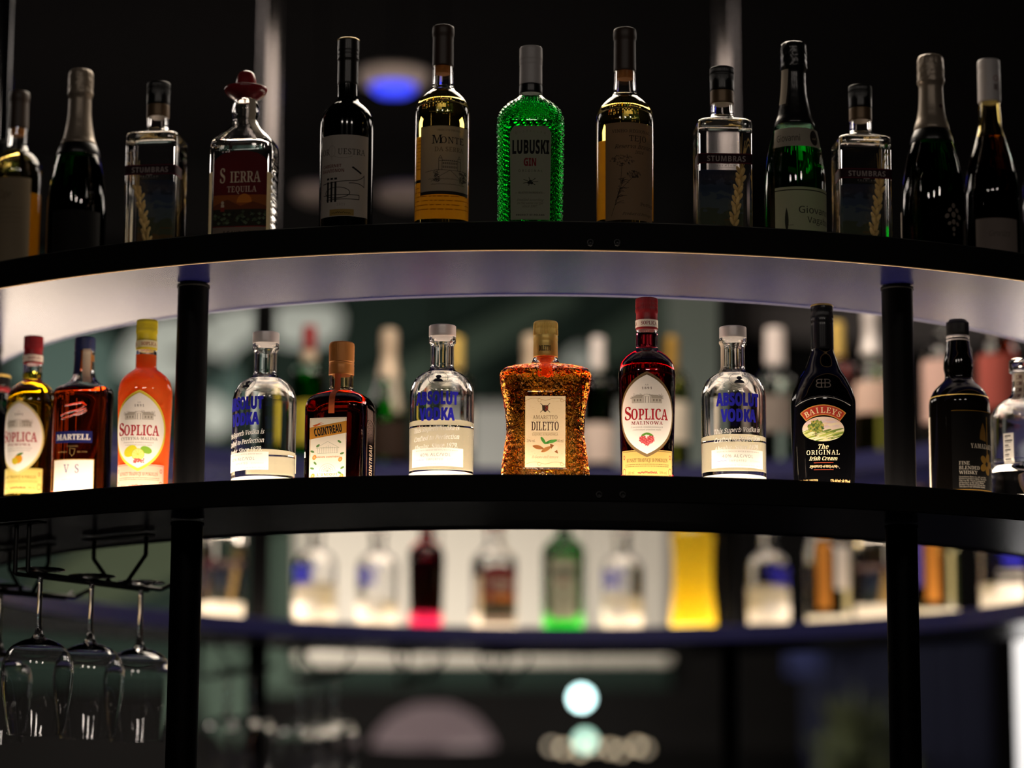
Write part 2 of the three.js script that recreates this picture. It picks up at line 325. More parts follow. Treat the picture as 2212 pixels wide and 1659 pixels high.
// ---------------------------------------------------------------- lights of the place
for (const [x, z] of [[-2.2, 7], [0, 7.4], [2.2, 7]]) {
  const t = thing('ceiling_panel_lamp', 'square ceiling light panel over the guest side of the bar', 'lamp', V3(x, CEIL - 0.03, z), 0, 'guest side ceiling panels');
  mesh('frame', new THREE.BoxGeometry(0.66, 0.03, 0.66).translate(0, 0.015, 0), M.dark, t);
  mesh('glowing_diffuser', new THREE.BoxGeometry(0.6, 0.006, 0.6).translate(0, -0.003, 0), std(0xffffff, 0.5, { emissive: FILL_COLOR, emissiveIntensity: 2 }), t);
  rectLight('ceiling_panel_light', 0.6, 0.6, FILL_COLOR, FILL, V3(x, CEIL - 0.045, z), V3(0, -1, 0));
}
for (const x of [-4.4, 4.4]) for (const z of [-4.9, -2.2]) {      // aisle panels either side of the bar: they draw the bright edges on the bottles
  const t = thing('ceiling_panel_lamp', 'long ceiling light panel over an aisle beside the bar', 'lamp', V3(x, CEIL - 0.03, z), 0, 'aisle ceiling panels');
  mesh('frame', new THREE.BoxGeometry(1.26, 0.03, 1.9).translate(0, 0.015, 0), M.dark, t);
  mesh('glowing_diffuser', new THREE.BoxGeometry(1.2, 0.006, 1.84).translate(0, -0.003, 0), std(0xffffff, 0.5, { emissive: FILL_COLOR, emissiveIntensity: AISLE * 0.5 }), t);
  rectLight('aisle_panel_light', 1.2, 1.84, FILL_COLOR, AISLE, V3(x, CEIL - 0.045, z), V3(0, -1, 0));
}
{
  const p = V3(0, EYE + 1.98, 0.02);
  const t = thing('disc_pendant', 'flat round pendant lamp hung over the middle of the shelf ring', 'lamp', p);
  mesh('housing', new THREE.CylinderGeometry(0.71, 0.71, 0.06, 72).translate(0, 0.035, 0), M.black, t);
  mesh('glowing_diffuser', new THREE.CylinderGeometry(0.7, 0.7, 0.006, 72).translate(0, 0.003, 0), std(0xffffff, 0.5, { emissive: CORE_COLOR, emissiveIntensity: 2 }), t);
  mesh('stem', new THREE.CylinderGeometry(0.012, 0.012, CEIL - p.y - 0.065, 12).translate(0, (CEIL - p.y + 0.065) / 2, 0), M.black, t);
  rectLight('disc_pendant_light', 1.2, 1.2, CORE_COLOR, CORE, p.clone().add(V3(0, -0.004, 0)), V3(0, -1, 0));
}

// ---------------------------------------------------------------- shelf ring
function ringSolid(r0, r1, y0, y1, bevel = 0.0015, seg = 240) {
  const p = [[r0 + bevel, y0], [r1 - bevel, y0], [r1, y0 + bevel], [r1, y1 - bevel], [r1 - bevel, y1], [r0 + bevel, y1], [r0, y1 - bevel], [r0, y0 + bevel], [r0 + bevel, y0]];
  const g = new THREE.LatheGeometry(p.map((q) => new THREE.Vector2(...q)), seg).toNonIndexed(); g.computeVertexNormals();
  const m = mergeVertices(g.deleteAttribute('normal'), 1e-6); const n = m.toNonIndexed(); n.computeVertexNormals();
  // smooth round the ring, crisp across it: normals from the profile
  const P = n.attributes.position, N = n.attributes.normal;
  for (let i = 0; i < P.count; i += 3) {
    const c = V3(0, 0, 0); for (let k = 0; k < 3; k++) c.add(V3(P.getX(i + k), P.getY(i + k), P.getZ(i + k)));
    const a0 = Math.atan2(c.x, c.z), fn = V3(N.getX(i), N.getY(i), N.getZ(i)), fr = fn.x * Math.sin(a0) + fn.z * Math.cos(a0);
    for (let k = 0; k < 3; k++) { const a = Math.atan2(P.getX(i + k), P.getZ(i + k)), v = V3(Math.sin(a) * fr, fn.y, Math.cos(a) * fr).normalize(); N.setXYZ(i + k, v.x, v.y, v.z); }
  }
  return n;
}
const laminate = (() => {
  const W = 512, [c, x] = canvas(W, W); const im = x.createImageData(W, W);
  for (let j = 0; j < W; j++) for (let i = 0; i < W; i++) {
    const n = 0.5 + 0.25 * noise.noise(i / 90, j / 4, 1.5) + 0.2 * noise.noise(i / 14, j / 60, 4.5) + 0.12 * (rnd() - 0.5), v = 226 + 22 * (n - 0.5);
    im.data.set([v, v * 0.985, v * 0.99, 255], (j * W + i) * 4);
  }
  x.putImageData(im, 0, 0); const t = tex(c); t.wrapS = t.wrapT = THREE.RepeatWrapping; t.repeat.set(22, 1); return t;
})();
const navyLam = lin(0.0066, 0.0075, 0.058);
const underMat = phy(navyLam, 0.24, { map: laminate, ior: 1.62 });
function underPanel(y0, y1) {      // ring with its own uv: round the ring and across it
  const g = new THREE.RingGeometry(R_IN + 0.004, R_OUT - 0.004, 240, 1), P = g.attributes.position, U = g.attributes.uv;
  for (let i = 0; i < P.count; i++) { const a = Math.atan2(P.getY(i), P.getX(i)), r = Math.hypot(P.getX(i), P.getY(i)); U.setXY(i, (i % 241) / 240, (r - R_IN) / (R_OUT - R_IN)); }
  const low = g.clone().rotateX(Math.PI / 2).translate(0, y0, 0), top = g.rotateX(-Math.PI / 2).translate(0, y1, 0);
  return mergeGeometries([low, top]);
}
function shelf(top, thick, name, label, lit, screws) {
  const s = thing(name, label, 'shelf');
  mesh('outer_band', ringSolid(R_OUT - 0.004, R_OUT, top - thick, top), M.black, s);
  mesh('inner_band', ringSolid(R_IN, R_IN + 0.004, top - thick, top), std(lin(0.016, 0.017, 0.085), 0.4), s);
  if (!lit) mesh('edge_strip', ringSolid(R_OUT - 0.0042, R_OUT - 0.0004, top - thick - 0.0016, top - thick - 0.0001, 0.0004), std(lin(0.5, 0.34, 0.18), 0.6), s);
  mesh('underside_panel', underPanel(top - thick + 0.002, top - thick + 0.006), underMat, s);
  mesh('deck', ringSolid(R_IN + 0.0045, R_OUT - 0.0045, top - thick + 0.008, top - 0.0035), M.black, s);
  if (lit) {
    mesh('glowing_deck_light', ringSolid(R_IN + 0.03, R_OUT - 0.03, top - 0.003, top - 0.0008), std(lin(0.8, 0.78, 0.74), 0.5, { emissive: PANEL_COLOR, emissiveIntensity: PANEL * 0.3 }), s);
    const n = 14, r0 = R_IN + 0.035, r1 = R_OUT - 0.035, rm = (r0 + r1) / 2;
    for (let i = 0; i < n; i++) { const a = (i + 0.5) / n * Math.PI * 2, l = rectLight('deck_light', 2 * rm * Math.tan(Math.PI / n), r1 - r0, PANEL_COLOR, PANEL * (1 - 0.5 * THREE.MathUtils.smoothstep(Math.sin(a), -0.1, 0.75) * THREE.MathUtils.smoothstep(-Math.cos(a), -0.75, 0.1)), V3(Math.sin(a) * rm, top - 0.0002, Math.cos(a) * rm), V3(0, 1, 0)); l.rotation.set(Math.PI / 2, Math.PI, a, 'YXZ'); l.quaternion.setFromRotationMatrix(new THREE.Matrix4().makeBasis(V3(Math.cos(a), 0, -Math.sin(a)), V3(Math.sin(a), 0, Math.cos(a)), V3(0, -1, 0))); }
  } else mesh('top_sheet', ringSolid(R_IN + 0.006, R_OUT - 0.006, top - 0.003, top - 0.0002), std(lin(0.015, 0.015, 0.015), 0.5), s);
  for (const [px, py] of screws) {
    const p = onCylinder(px, py, R_OUT), m = mesh('screw', new THREE.LatheGeometry([[0.0001, 0.0005], [0.0022, 0.0005], [0.0024, 0.0018], [0.0042, 0.0018], [0.005, 0.0012], [0.0052, 0]].map((q) => new THREE.Vector2(...q)), 20), M.screw, s);
    m.position.copy(p); m.rotation.set(Math.PI / 2, 0, 0); m.rotation.order = 'YXZ'; m.rotation.y = Math.atan2(p.x, p.z);
  }
  return s;
}
shelf(UP_TOP, UP_T, 'round_shelf', 'upper tier of the black edged round bottle shelf with white laminate underside', false, [[1275, 524], [1333, 524]]);
shelf(LO_TOP, LO_T, 'round_shelf', 'lower tier of the black edged round bottle shelf with a glowing deck', true, [[1294, 1069], [1345, 1069]]);

// bar counter and cabinet in the middle (below the view, they carry the posts)
{
  const c = thing('bar_counter', 'round black bar counter that carries the shelf posts', 'counter');
  mesh('worktop', ringSolid(0.95, 1.65, 1.04, 1.08, 0.004), M.black, c);
  mesh('front', ringSolid(1.5, 1.54, 0, 1.04, 0.002), M.dark, c);
  const b = thing('back_bar_cabinet', 'round black cabinet standing in the middle of the bar', 'cabinet');
  mesh('body', new THREE.CylinderGeometry(0.6, 0.6, 1.36, 64).translate(0, 0.68, 0), M.dark, b);
  mesh('worktop', new THREE.CylinderGeometry(0.64, 0.64, 0.03, 64).translate(0, 1.375, 0), M.black, b);
}

// posts
function post(px, py, far, tall, label, from = 0, r = R_POST, rad = 0.0222) {
  const p = onCylinder(px, py, r, far); p.y = 0;
  const t = thing('shelf_post', label, 'post', p);
  const tube = (y0, y1, mat = M.postBlack) => {
    mesh('tube', new THREE.LatheGeometry([[rad - 0.002, y0], [rad, y0 + 0.002], [rad, y1 - 0.002], [rad - 0.002, y1]].map((q) => new THREE.Vector2(...q)), 48), mat, t);
    mesh('collar', new THREE.LatheGeometry([[rad - 0.003, y1 - 0.004], [rad + 0.0012, y1 - 0.004], [rad + 0.0012, y1 - 0.0002], [rad - 0.003, y1 - 0.0002]].map((q) => new THREE.Vector2(...q)), 48), M.black, t);
  };
  tube(1.081, LO_TOP - LO_T - 0.0003); tube(LO_TOP + 0.0003, UP_TOP - UP_T - 0.0003);
  if (tall) { const joint = from || UP_TOP + 0.3; tube(UP_TOP + 0.0003, joint); tube(joint + 0.0002, CEIL - 0.001, far ? M.steel : M.blackGlass); }   // steel sleeve up to the ceiling
  return t;
}
post(416, 700, false, false, 'short black round post between the orange bottle and a clear vodka bottle');
post(1939, 700, false, false, 'short black round post between the cream liqueur and the dark whisky bottle');
const topAt = (px, py, r, far) => onCylinder(px, py, r, far).y;
post(572, 680, true, true, 'tall black post on the far side, behind the leftmost blue lettered vodka', topAt(572, 560, R_POST, true));
post(1572, 680, true, true, 'tall black post on the far side, behind the rightmost blue lettered vodka', topAt(1572, 400, R_POST, true));
post(-8, 300, false, true, 'tall black post behind the leftmost white wine bottle', 0, 1.06);

// ---------------------------------------------------------------- bottles
function bottleBase(o) {
  // o: name,label,px,py(reference on the axis),level,rows [[py, halfwidth, depthRatio, n]...] from the top down, turn
  const top = o.level === 'u' ? UP_TOP : LO_TOP, p = onCylinder(o.px, o.py, o.r || R_BOT, false); p.y = top + 0.0003;
  const face = Math.atan2(camera.position.x - p.x, camera.position.z - p.z);
  const t = thing(o.name, o.label, o.category || 'bottle', p, face + (o.turn || 0), o.group);
  const H = (py) => { let lo = -0.1, hi = 0.7; for (let i = 0; i < 40; i++) { const m = (lo + hi) / 2; pix(V3(p.x, top + m, p.z))[1] > py ? lo = m : hi = m; } return lo; };
  const W = (px, h = 0.1) => px * depthOf(V3(p.x, top + h, p.z)) / FPX;
  const conv = (rows) => rows.map(([py, hw, k = 1, n = 2]) => { const h = H(py), a = W(hw, h); return [h, a, a * k, n]; }).sort((a, b) => a[0] - b[0]);
  const rise = (H(900 - (o.level === 'u' ? 550 : 0)) + top - camera.position.y) / Math.hypot(p.x - camera.position.x, p.z - camera.position.z);   // slope of the sight line
  return { t, H, W, conv, p, face, rise, turn: o.turn || 0 };
}
const fineOf = new Map(), footMat = new Map();
function heavyBase(t, c, tall = 0.016, from) {      // frosted heel of thick glass that the deck light fills
  const k = c.join(); if (!footMat.has(k)) footMat.set(k, cloudy(...c));
  const fine = fineOf.get(from || t), rs = [rowAt(fine, 0.001), ...fine.filter((r) => r[0] > 0.002 && r[0] < tall - 0.001), rowAt(fine, tall)].map(([h, a, bb, n]) => [h, a - 0.0012, bb - 0.0012, n]);
  rs[0][0] = 0.001; rs[rs.length - 1][0] = tall; mesh('thick_base', loft(rs, { seg: 48, raw: true }), footMat.get(k), t);
}
function shellOf(b, rows, o) {
  // rows: metre rows from conv() without the base; adds a rounded base, void above the liquid, the liquid itself
  const bodyRow = rows[0], e = Math.min(0.004, bodyRow[1] * 0.1);
  const full = [[0, bodyRow[1] - e, bodyRow[2] - e, bodyRow[3]], [e * 0.4, bodyRow[1] - e * 0.3, bodyRow[2] - e * 0.3, bodyRow[3]], [e * 1.2, bodyRow[1], bodyRow[2], bodyRow[3]], ...rows.filter((r) => r[0] > e * 1.5)];
  const fine = sampleRows(full, o.step || 0.003), wall = o.wall || 0.003;
  const parts = [loft(fine, { seg: o.seg || 72, raw: true, relief: o.relief })];
  const inset = (list, w) => list.map(([h, a, bb, n]) => [h, Math.max(0.002, a - w), Math.max(0.002, bb - w), n]);
  if (o.fill !== undefined && !o.opaque) {
    const lv = o.fill, hi = fine[fine.length - 1][0] - 0.004;
    if (hi > lv) { const rs = [rowAt(fine, lv), ...fine.filter((r) => r[0] > lv + 0.0015 && r[0] < hi), rowAt(fine, hi)].map((r) => r.slice()); rs[0][0] = lv; rs[rs.length - 1][0] = hi; parts.push(loft(inset(rs, wall), { seg: 56, raw: true, flip: true })); }
    if (o.liquid) {
      const b0 = o.baseThick || 0.007, rs = [rowAt(fine, b0), ...fine.filter((r) => r[0] > b0 + 0.001 && r[0] < lv - 0.001), rowAt(fine, lv - 0.0003)].map((r) => r.slice()); rs[0][0] = b0; rs[rs.length - 1][0] = lv - 0.0003;
      mesh('liquid', loft(inset(rs, wall), { seg: 56, raw: true }), o.liquid, b.t);
    }
  }
  mesh('glass_body', mergeGeometries(parts), o.glass || M.glass, b.t);
  b.fine = fine; fineOf.set(b.t, fine); if (o.foot) heavyBase(b.t, o.foot); return fine;
}
// cap made of rows in metres, ribs optional
function cap(b, name, rows, mat, { seg = 64, ribs = 0, amp = 0.0004, from = -1, to = 9, knurl = 0, parent } = {}) {
  const relief = ribs || knurl ? (t, h) => (h < from || h > to ? 0 : ribs ? amp * Math.cos(t * ribs) : amp * Math.sin(t * knurl + h * 2400) * Math.sin(t * knurl - h * 2400)) : null;
  return mesh(name, loft(rows.map(([h, a, bb = a, n = 2]) => [h, a, bb, n]), { seg: ribs || knurl ? Math.max(seg, (ribs || knurl) * 5) : seg, step: knurl ? 0.0006 : 0.003, relief }), mat, parent || b.t);
}
function label(b, name, t0, w, h0, h1, mat, opt = {}) {
  // heights were read on the axis; the front of the glass lies nearer, so what shows there sits lower
  if (b.rise && Math.abs(t0) < 1.7) { const d = rowAt(b.fine, (h0 + h1) / 2), q = cross(d[1], d[2], d[3], t0), f = q[1] * Math.cos(b.turn) - q[0] * Math.sin(b.turn); h0 -= f * b.rise; h1 -= f * b.rise; }
  h0 = Math.max(h0, 0.004); return mesh(name, wrapPatch(b.fine, t0, w, h0, h1, opt), mat, opt.parent || b.t); }
const B = {};

const vesica = (R) => { const Hh = Math.sqrt(R * R - (R - 1) * (R - 1)); return (v) => { const y = (2 * v - 1) * Hh; return Math.max(0.012, Math.sqrt(Math.max(0, R * R - y * y)) - (R - 1)); }; };
const lens = vesica(1.55);
const D2R = Math.PI / 180;
// ---- round wine capsule or screw cap: rows of [py, halfwidth]
const capRows = (b, list) => list.map(([py, hw]) => { const h = b.H(py), a = b.W(hw, h); return [h, a, a, 2]; }).sort((p, q) => p[0] - q[0]);

// ---------- clear vodka with blue lettering
const vodkaPrint = (() => {
  const [c, x] = canvas(680, 860);
  put(x, 'ABSOLUT', 340, 90, 150, { font: 'sans-serif', weight: 'bold', color: '#1512b8', sx: 0.86, sy: 1.28, stroke: '#1512b8', sw: 12 });
  put(x, 'VODKA', 345, 275, 150, { font: 'sans-serif', weight: 'bold', color: '#1512b8', sx: 0.9, sy: 1.25, stroke: '#1512b8', sw: 12 });
  const s = { ...SCRIPT, color: '#f2f0ea', weight: '' };
  put(x, 'This Superb Vodka is', 330, 440, 74, { ...s, rot: -0.05 }); put(x, 'Crafted to Perfection', 335, 540, 74, { ...s, rot: -0.05 }); put(x, 'Absolut. Since 1879.', 325, 640, 74, { ...s, rot: -0.05 });
  return print(c);
})();
const vodkaStrength = (() => {
  const [c, x] = canvas(620, 210, '#f3f0e8');
  put(x, 'MADE WITH SWEDISH WATER & WINTER WHEAT', 310, 26, 19, { font: 'sans-serif', color: '#a9a49a', gap: 2 });
  put(x, '40% ALC/VOL', 300, 78, 48, { font: 'sans-serif', color: '#8d8a84', gap: 5 });
  put(x, 'IMPORTED', 300, 132, 30, { font: 'sans-serif', color: '#a09c95', gap: 5 });
  scribble(x, 60, 135, 120, 14, '#6a74c0', 5, 3); lines(x, 430, 126, 140, 2, 10, '#b9b4aa', 3);
  put(x, 'PRODUCED & BOTTLED IN THE VILLAGE OF ÅHUS, SWEDEN', 310, 184, 18, { font: 'sans-serif', color: '#b0aba2', gap: 1.5 });
  return paper(c);
})();
const vodkaSeal = (() => {
  const [c, x] = canvas(200, 200); x.strokeStyle = '#c9c9c4'; x.lineWidth = 5; x.beginPath(); x.arc(100, 100, 94, 0, 7); x.stroke(); x.lineWidth = 2; x.beginPath(); x.arc(100, 100, 78, 0, 7); x.stroke();
  x.fillStyle = '#161a30'; x.beginPath(); x.arc(104, 76, 26, 0, 7); x.fill(); x.beginPath(); x.moveTo(52, 146); x.quadraticCurveTo(62, 104, 104, 100); x.quadraticCurveTo(146, 108, 150, 146); x.closePath(); x.fill();
  return print(c);
})();
function vodka({ px, top, text, fill, label: lb, s = 1, strip, group }) {
  const b = bottleBase({ name: 'vodka_bottle', label: lb, px, py: 900, level: 'l', group }), Y = (d) => top + d * s;
  const rows = b.conv([[Y(14), 24.5 * s], [Y(23), 25.5 * s], [Y(24.5), 29 * s], [Y(37), 29.3 * s], [Y(39), 26.5 * s], [Y(45), 25 * s], [Y(88), 25.3 * s], [Y(94), 27.5 * s], [Y(99), 33 * s], [Y(106), 46 * s], [Y(119), 60 * s], [Y(134), 67 * s], [Y(153), 70.3 * s], [Y(320), 70 * s]]);
  shellOf(b, rows, { fill: b.H(fill), wall: 0.0036, seg: 96, foot: [0.92, 0.92, 0.88] });
  cap(b, 'cap', capRows(b, [[top, 28.2 * s], [Y(1.2), 29.2 * s], [Y(23), 29.3 * s], [Y(24), 28.6 * s]]), M.silver);
  const m = (v) => b.W(v * s, 0.12);
  label(b, 'blue_lettering', text, m(116), b.H(Y(299)), b.H(Y(139)), vodkaPrint, { nv: 32, off: 0.0004 });
  label(b, 'strength_label', text, m(124), b.H(Y(301)), b.H(Y(262)), vodkaStrength, { off: 0.0005 });
  label(b, 'seal', text + 0.04, m(44), b.H(Y(131)), b.H(Y(98)), vodkaSeal, { off: 0.0006, nv: 14, nu: 14 });
  label(b, 'back_label', text + Math.PI, m(126), b.H(Y(306)), b.H(Math.max(fill + 2, Y(212))), B.backPaper || (B.backPaper = paper(canvas(16, 16, '#ddd8c6')[0], { transmission: 0.45, roughness: 1 })), { nv: 8 });
  if (strip) label(b, 'tax_strip', strip, m(13), b.H(Y(96)), b.H(Y(30)), M.strip, { nu: 6, nv: 30, off: 0.0012 });
  return b.t;
}
B.vodkaA = vodka({ px: 571, top: 720, text: -42 * D2R, fill: 980, s: 0.985, label: 'clear vodka bottle with blue lettering turned aside, beside the left post' });
B.vodkaB = vodka({ px: 954, top: 705, text: -10 * D2R, fill: 916, label: 'clear vodka bottle with blue lettering, between orange liqueur and amaretto bottles' });
B.vodkaC = vodka({ px: 1584.5, top: 708, text: 9 * D2R, fill: 948, label: 'clear vodka bottle with blue lettering and tax strip, beside the cream liqueur', strip: -60 * D2R });

// ---------- fruit vodka with pointed oval label
function soplicaPaint(kind) {
  const [c, x] = canvas(460, 720, '#f6f1ea');
  put(x, 'A.D.', 230, 92, 17, { color: '#7a7268' }); put(x, '1891', 230, 122, 30, { weight: 'bold', color: '#4a3a30', gap: 7 });
  // manor house in pencil
  x.strokeStyle = '#8b8378'; x.fillStyle = '#cfc7ba'; x.lineWidth = 1.5;
  for (let i = 0; i < 130; i++) { x.beginPath(); x.arc(90 + rnd() * 280, 186 + rnd() * 34 - Math.abs(rnd() - 0.5) * 20, 3 + rnd() * 7, rnd() * 6, rnd() * 6 + 2); x.stroke(); }
  x.fillRect(104, 210, 252, 46); x.strokeRect(104, 210, 252, 46); x.beginPath(); x.moveTo(96, 212); x.lineTo(140, 186); x.lineTo(320, 186); x.lineTo(364, 212); x.closePath(); x.fillStyle = '#b3aa9d'; x.fill(); x.stroke();
  x.fillStyle = '#efe9df'; x.fillRect(192, 196, 76, 60); x.beginPath(); x.moveTo(186, 198); x.lineTo(230, 176); x.lineTo(274, 198); x.closePath(); x.fill(); x.stroke(); x.fillStyle = '#8b8378';
  for (const w of [120, 146, 170, 282, 308, 334]) x.fillRect(w, 222, 11, 20); for (const w of [196, 214, 242, 260]) x.fillRect(w, 200, 5, 56);
  put(x, 'S', 66, 350, 168, { weight: 'bold', color: '#a81420', sx: 0.74, align: 'center' });
  put(x, 'OPLICA', 252, 362, 136, { weight: 'bold', color: '#b01825', sx: 0.6, stroke: '#b01825', sw: 2 });
  put(x, kind.name, 230, 440, 40, { weight: 'bold', color: kind.sub || '#8c2a26', gap: 3, sx: kind.sx || 1 });
  put(x, 'Z soczystych, wyselekcjonowanych', 230, 476, 19, { ...SCRIPT, color: '#9b9388' }); put(x, 'z naturalnym aromatem malin', 230, 500, 19, { ...SCRIPT, color: '#9b9388' });
  kind.fruit(x);
  return paper(c);
}
const fruitRasp = (x) => { x.fillStyle = '#5f9b34'; for (const [a, b, r] of [[205, 545, -0.5], [236, 538, 0.1], [262, 548, 0.6]]) { x.save(); x.translate(a, b); x.rotate(r); x.beginPath(); x.ellipse(0, 0, 26, 10, 0, 0, 7); x.fill(); x.restore(); } for (const [cx, cy] of [[196, 590], [262, 588], [230, 612]]) for (let i = 0; i < 34; i++) { const a = i * 2.4, r = Math.sqrt(i / 34) * 30; x.fillStyle = ['#d8545a', '#c43a44', '#e67a78'][i % 3]; x.beginPath(); x.arc(cx + r * Math.cos(a), cy + r * Math.sin(a) * 1.1, 6.5, 0, 7); x.fill(); } };
const fruitLemon = (x) => { x.fillStyle = '#e3dc2a'; x.beginPath(); x.ellipse(160, 560, 66, 48, -0.7, 0, 7); x.fill(); x.fillStyle = '#8fbf3a'; x.beginPath(); x.ellipse(300, 548, 52, 34, 0.4, 0, 7); x.fill(); x.fillStyle = '#f2ee8a'; x.beginPath(); x.arc(228, 590, 54, 0, 7); x.fill(); x.strokeStyle = '#c9cf3a'; x.lineWidth = 5; x.stroke(); x.lineWidth = 2; for (let i = 0; i < 9; i++) { x.beginPath(); x.moveTo(228, 590); x.lineTo(228 + 48 * Math.cos(i * 0.7), 590 + 48 * Math.sin(i * 0.7)); x.stroke(); } for (let i = 0; i < 40; i++) { x.fillStyle = ['#d86a62', '#c94f52'][i % 2]; x.beginPath(); x.arc(236 + (rnd() - 0.5) * 90, 652 + (rnd() - 0.5) * 36, 7, 0, 7); x.fill(); } };
const fruitQuince = (x) => { x.fillStyle = '#e3a21e'; x.beginPath(); x.ellipse(236, 590, 40, 48, 0.2, 0, 7); x.fill(); x.fillStyle = '#d8c22a'; x.beginPath(); x.ellipse(200, 612, 30, 36, -0.3, 0, 7); x.fill(); x.fillStyle = '#3f7a2c'; x.beginPath(); x.ellipse(250, 540, 34, 12, -0.4, 0, 7); x.fill(); };
function soplicaFoot(bg, ink, accent) {
  const [c, x] = canvas(620, 190, bg); x.strokeStyle = ink; x.lineWidth = 3; x.strokeRect(8, 8, 604, 174);
  put(x, 'KUNSZT TRADYCJI 10 POKOLEŃ', 310, 66, 32, { weight: 'bold', color: ink, sx: 0.9 }); lines(x, 60, 92, 500, 2, 12, ink, 4);
  scribble(x, 210, 150, 210, 24, accent, 9, 5); put(x, '500 ml', 130, 148, 26, { color: ink }); put(x, '30% vol.', 490, 148, 24, { color: ink });
  for (const q of [40, 580]) { x.beginPath(); x.arc(q, 140, 22, 0, 7); x.lineWidth = 5; x.stroke(); x.beginPath(); x.arc(q, 44, 12, 0, 7); x.stroke(); }
  return c;
}
const neckBand = (bg, ink) => { const [c, x] = canvas(760, 90, bg); for (const q of [130, 380, 630]) put(x, 'SOPLICA', q, 46, 58, { weight: 'bold', color: ink, sx: 0.72 }); return paper(c, { transmission: 0 }); };
function soplica({ px, py = 880, top, s, label: lb, capMat, band, kind, rim, foot: footLabel, heel: foot, liq, glass, t0 = 0, fill, turn = 0 }) {
  const b = bottleBase({ name: 'flavoured_vodka_bottle', label: lb, px, py, level: 'l', turn }), Y = (d) => top + d * s, k = 0.84;
  const rows = b.conv([[Y(8), 20 * s], [Y(66), 22 * s], [Y(72), 23.4 * s], [Y(106), 23.6 * s], [Y(111), 25 * s], [Y(117), 33 * s, 0.95, 2.1], [Y(128), 47 * s, k, 2.3], [Y(143), 57 * s, k, 2.4], [Y(168), 61.5 * s, k, 2.4], [Y(220), 60.5 * s, k, 2.4], [Y(380), 57 * s, k, 2.4]]);
  shellOf(b, rows, { fill: b.H(fill), wall: 0.003, seg: 96, liquid: liq, glass, foot, baseThick: 0.017, relief: (t, h) => { const side = Math.abs(Math.sin(t)); return side > 0.86 && h < b.H(Y(175)) && Math.cos(t) > 0 ? 0.0006 * Math.max(0, Math.sin(h * 620) * Math.sin(t * 46)) : 0; } });
  const C = (d, w) => [Y(d), w * s];
  cap(b, 'cap', capRows(b, [C(0, 22), C(1.5, 23.4), C(10, 23.6), C(11, 22.6), C(13, 23.6), C(19, 23.6), C(20, 22.6), C(22, 23.8), C(29, 23.8), C(30, 23), C(68, 23.6), C(69, 22.4)]), capMat, { ribs: 48, amp: 0.00035, from: b.H(Y(30)), to: 9 });
  const h0 = b.H(Y(64)), h1 = b.H(Y(48)), capFine = capRows(b, [C(40, 23.8), C(68, 23.8)]);
  mesh('neck_band', wrapPatch(capFine, 0.25, b.W(150 * s, 0.25), h0, h1, { off: 0.0002, nu: 60, nv: 2 }), band, b.t);
  const m = (v) => b.W(v * s, 0.1);
  label(b, 'label_rim', t0, m(126), b.H(Y(341)), b.H(Y(158)), rim, { shape: lens, nv: 40, off: 0.0004 });
  label(b, 'oval_label', t0, m(116), b.H(Y(334)), b.H(Y(165)), soplicaPaint(kind), { shape: lens, nv: 40, off: 0.0009 });
  label(b, 'foot_label', t0, m(122), b.H(Y(388)), b.H(Y(326)), footLabel, { off: 0.0003 });
  return b.t;
}
B.soplicaRed = soplica({ px: 1397.5, top: 646, s: 1, fill: 722, heel: [0.95, 0.03, 0.22], label: 'tall red raspberry vodka bottle with red cap and pointed oval label', capMat: M.redCap, band: neckBand('#efe6d8', '#7a1a20'), kind: { name: 'MALINOWA', fruit: fruitRasp }, rim: std(lin(0.16, 0.1, 0.035), 0.5), foot: paper(soplicaFoot('#c9a95c', '#5c4520', '#b3262c')), liq: liquid(0.45, 0.012, 0.03, 0.026) });
B.soplicaOrange = soplica({ px: 313, top: 693, s: 0.95, fill: 768, heel: [0.95, 0.4, 0.12], t0: -14 * D2R, label: 'cloudy orange fruit vodka bottle with yellow cap beside the left post', capMat: M.yellowCap, band: neckBand('#f0e2b0', '#9a2a20'), kind: { name: 'CYTRYNA·MALINA', fruit: fruitLemon, sub: '#8a8172', sx: 0.8 }, rim: std(lin(0.75, 0.6, 0.05), 0.5), foot: paper(soplicaFoot('#efb9a0', '#d8604c', '#d8503c')), liq: cloudy(1, 0.33, 0.055) });
B.soplicaYellow = soplica({ px: 67, top: 728, py: 900, s: 0.87, fill: 806, heel: [0.9, 0.75, 0.1], t0: -32 * D2R, label: 'clear yellow quince vodka bottle with red cap and pointed oval label', capMat: M.redCap, band: neckBand('#efe2d2', '#8a2420'), kind: { name: 'PIGWOWA', fruit: fruitQuince }, rim: std(lin(0.62, 0.52, 0.2), 0.5), foot: paper(soplicaFoot('#d8c66c', '#7a6420', '#7a3a20')), liq: liquid(0.72, 0.5, 0.008, 0.03) });

// ---------- dark bottle cut by the frame at the far left
{
  const b = bottleBase({ name: 'herbal_liqueur_bottle', label: 'very dark green bottle with gold ringed cap left of the yellow quince vodka', px: -12, py: 930, level: 'l', r: 1.17 });
  shellOf(b, b.conv([[828, 24], [845, 26], [868, 30], [900, 42], [1090, 44]]), { glass: tintGlass(0.02, 0.16, 0.05, 0.012), seg: 64 });
  cap(b, 'cap', capRows(b, [[810, 28], [812, 30], [836, 30], [838, 29]]), M.blackCap); cap(b, 'gold_ring', capRows(b, [[812, 30.4], [813, 30.8], [816, 30.8], [817, 30.4]]), M.gold);
  cap(b, 'red_band', capRows(b, [[839, 29], [840, 30], [848, 30], [849, 29]]), M.redCap);
}

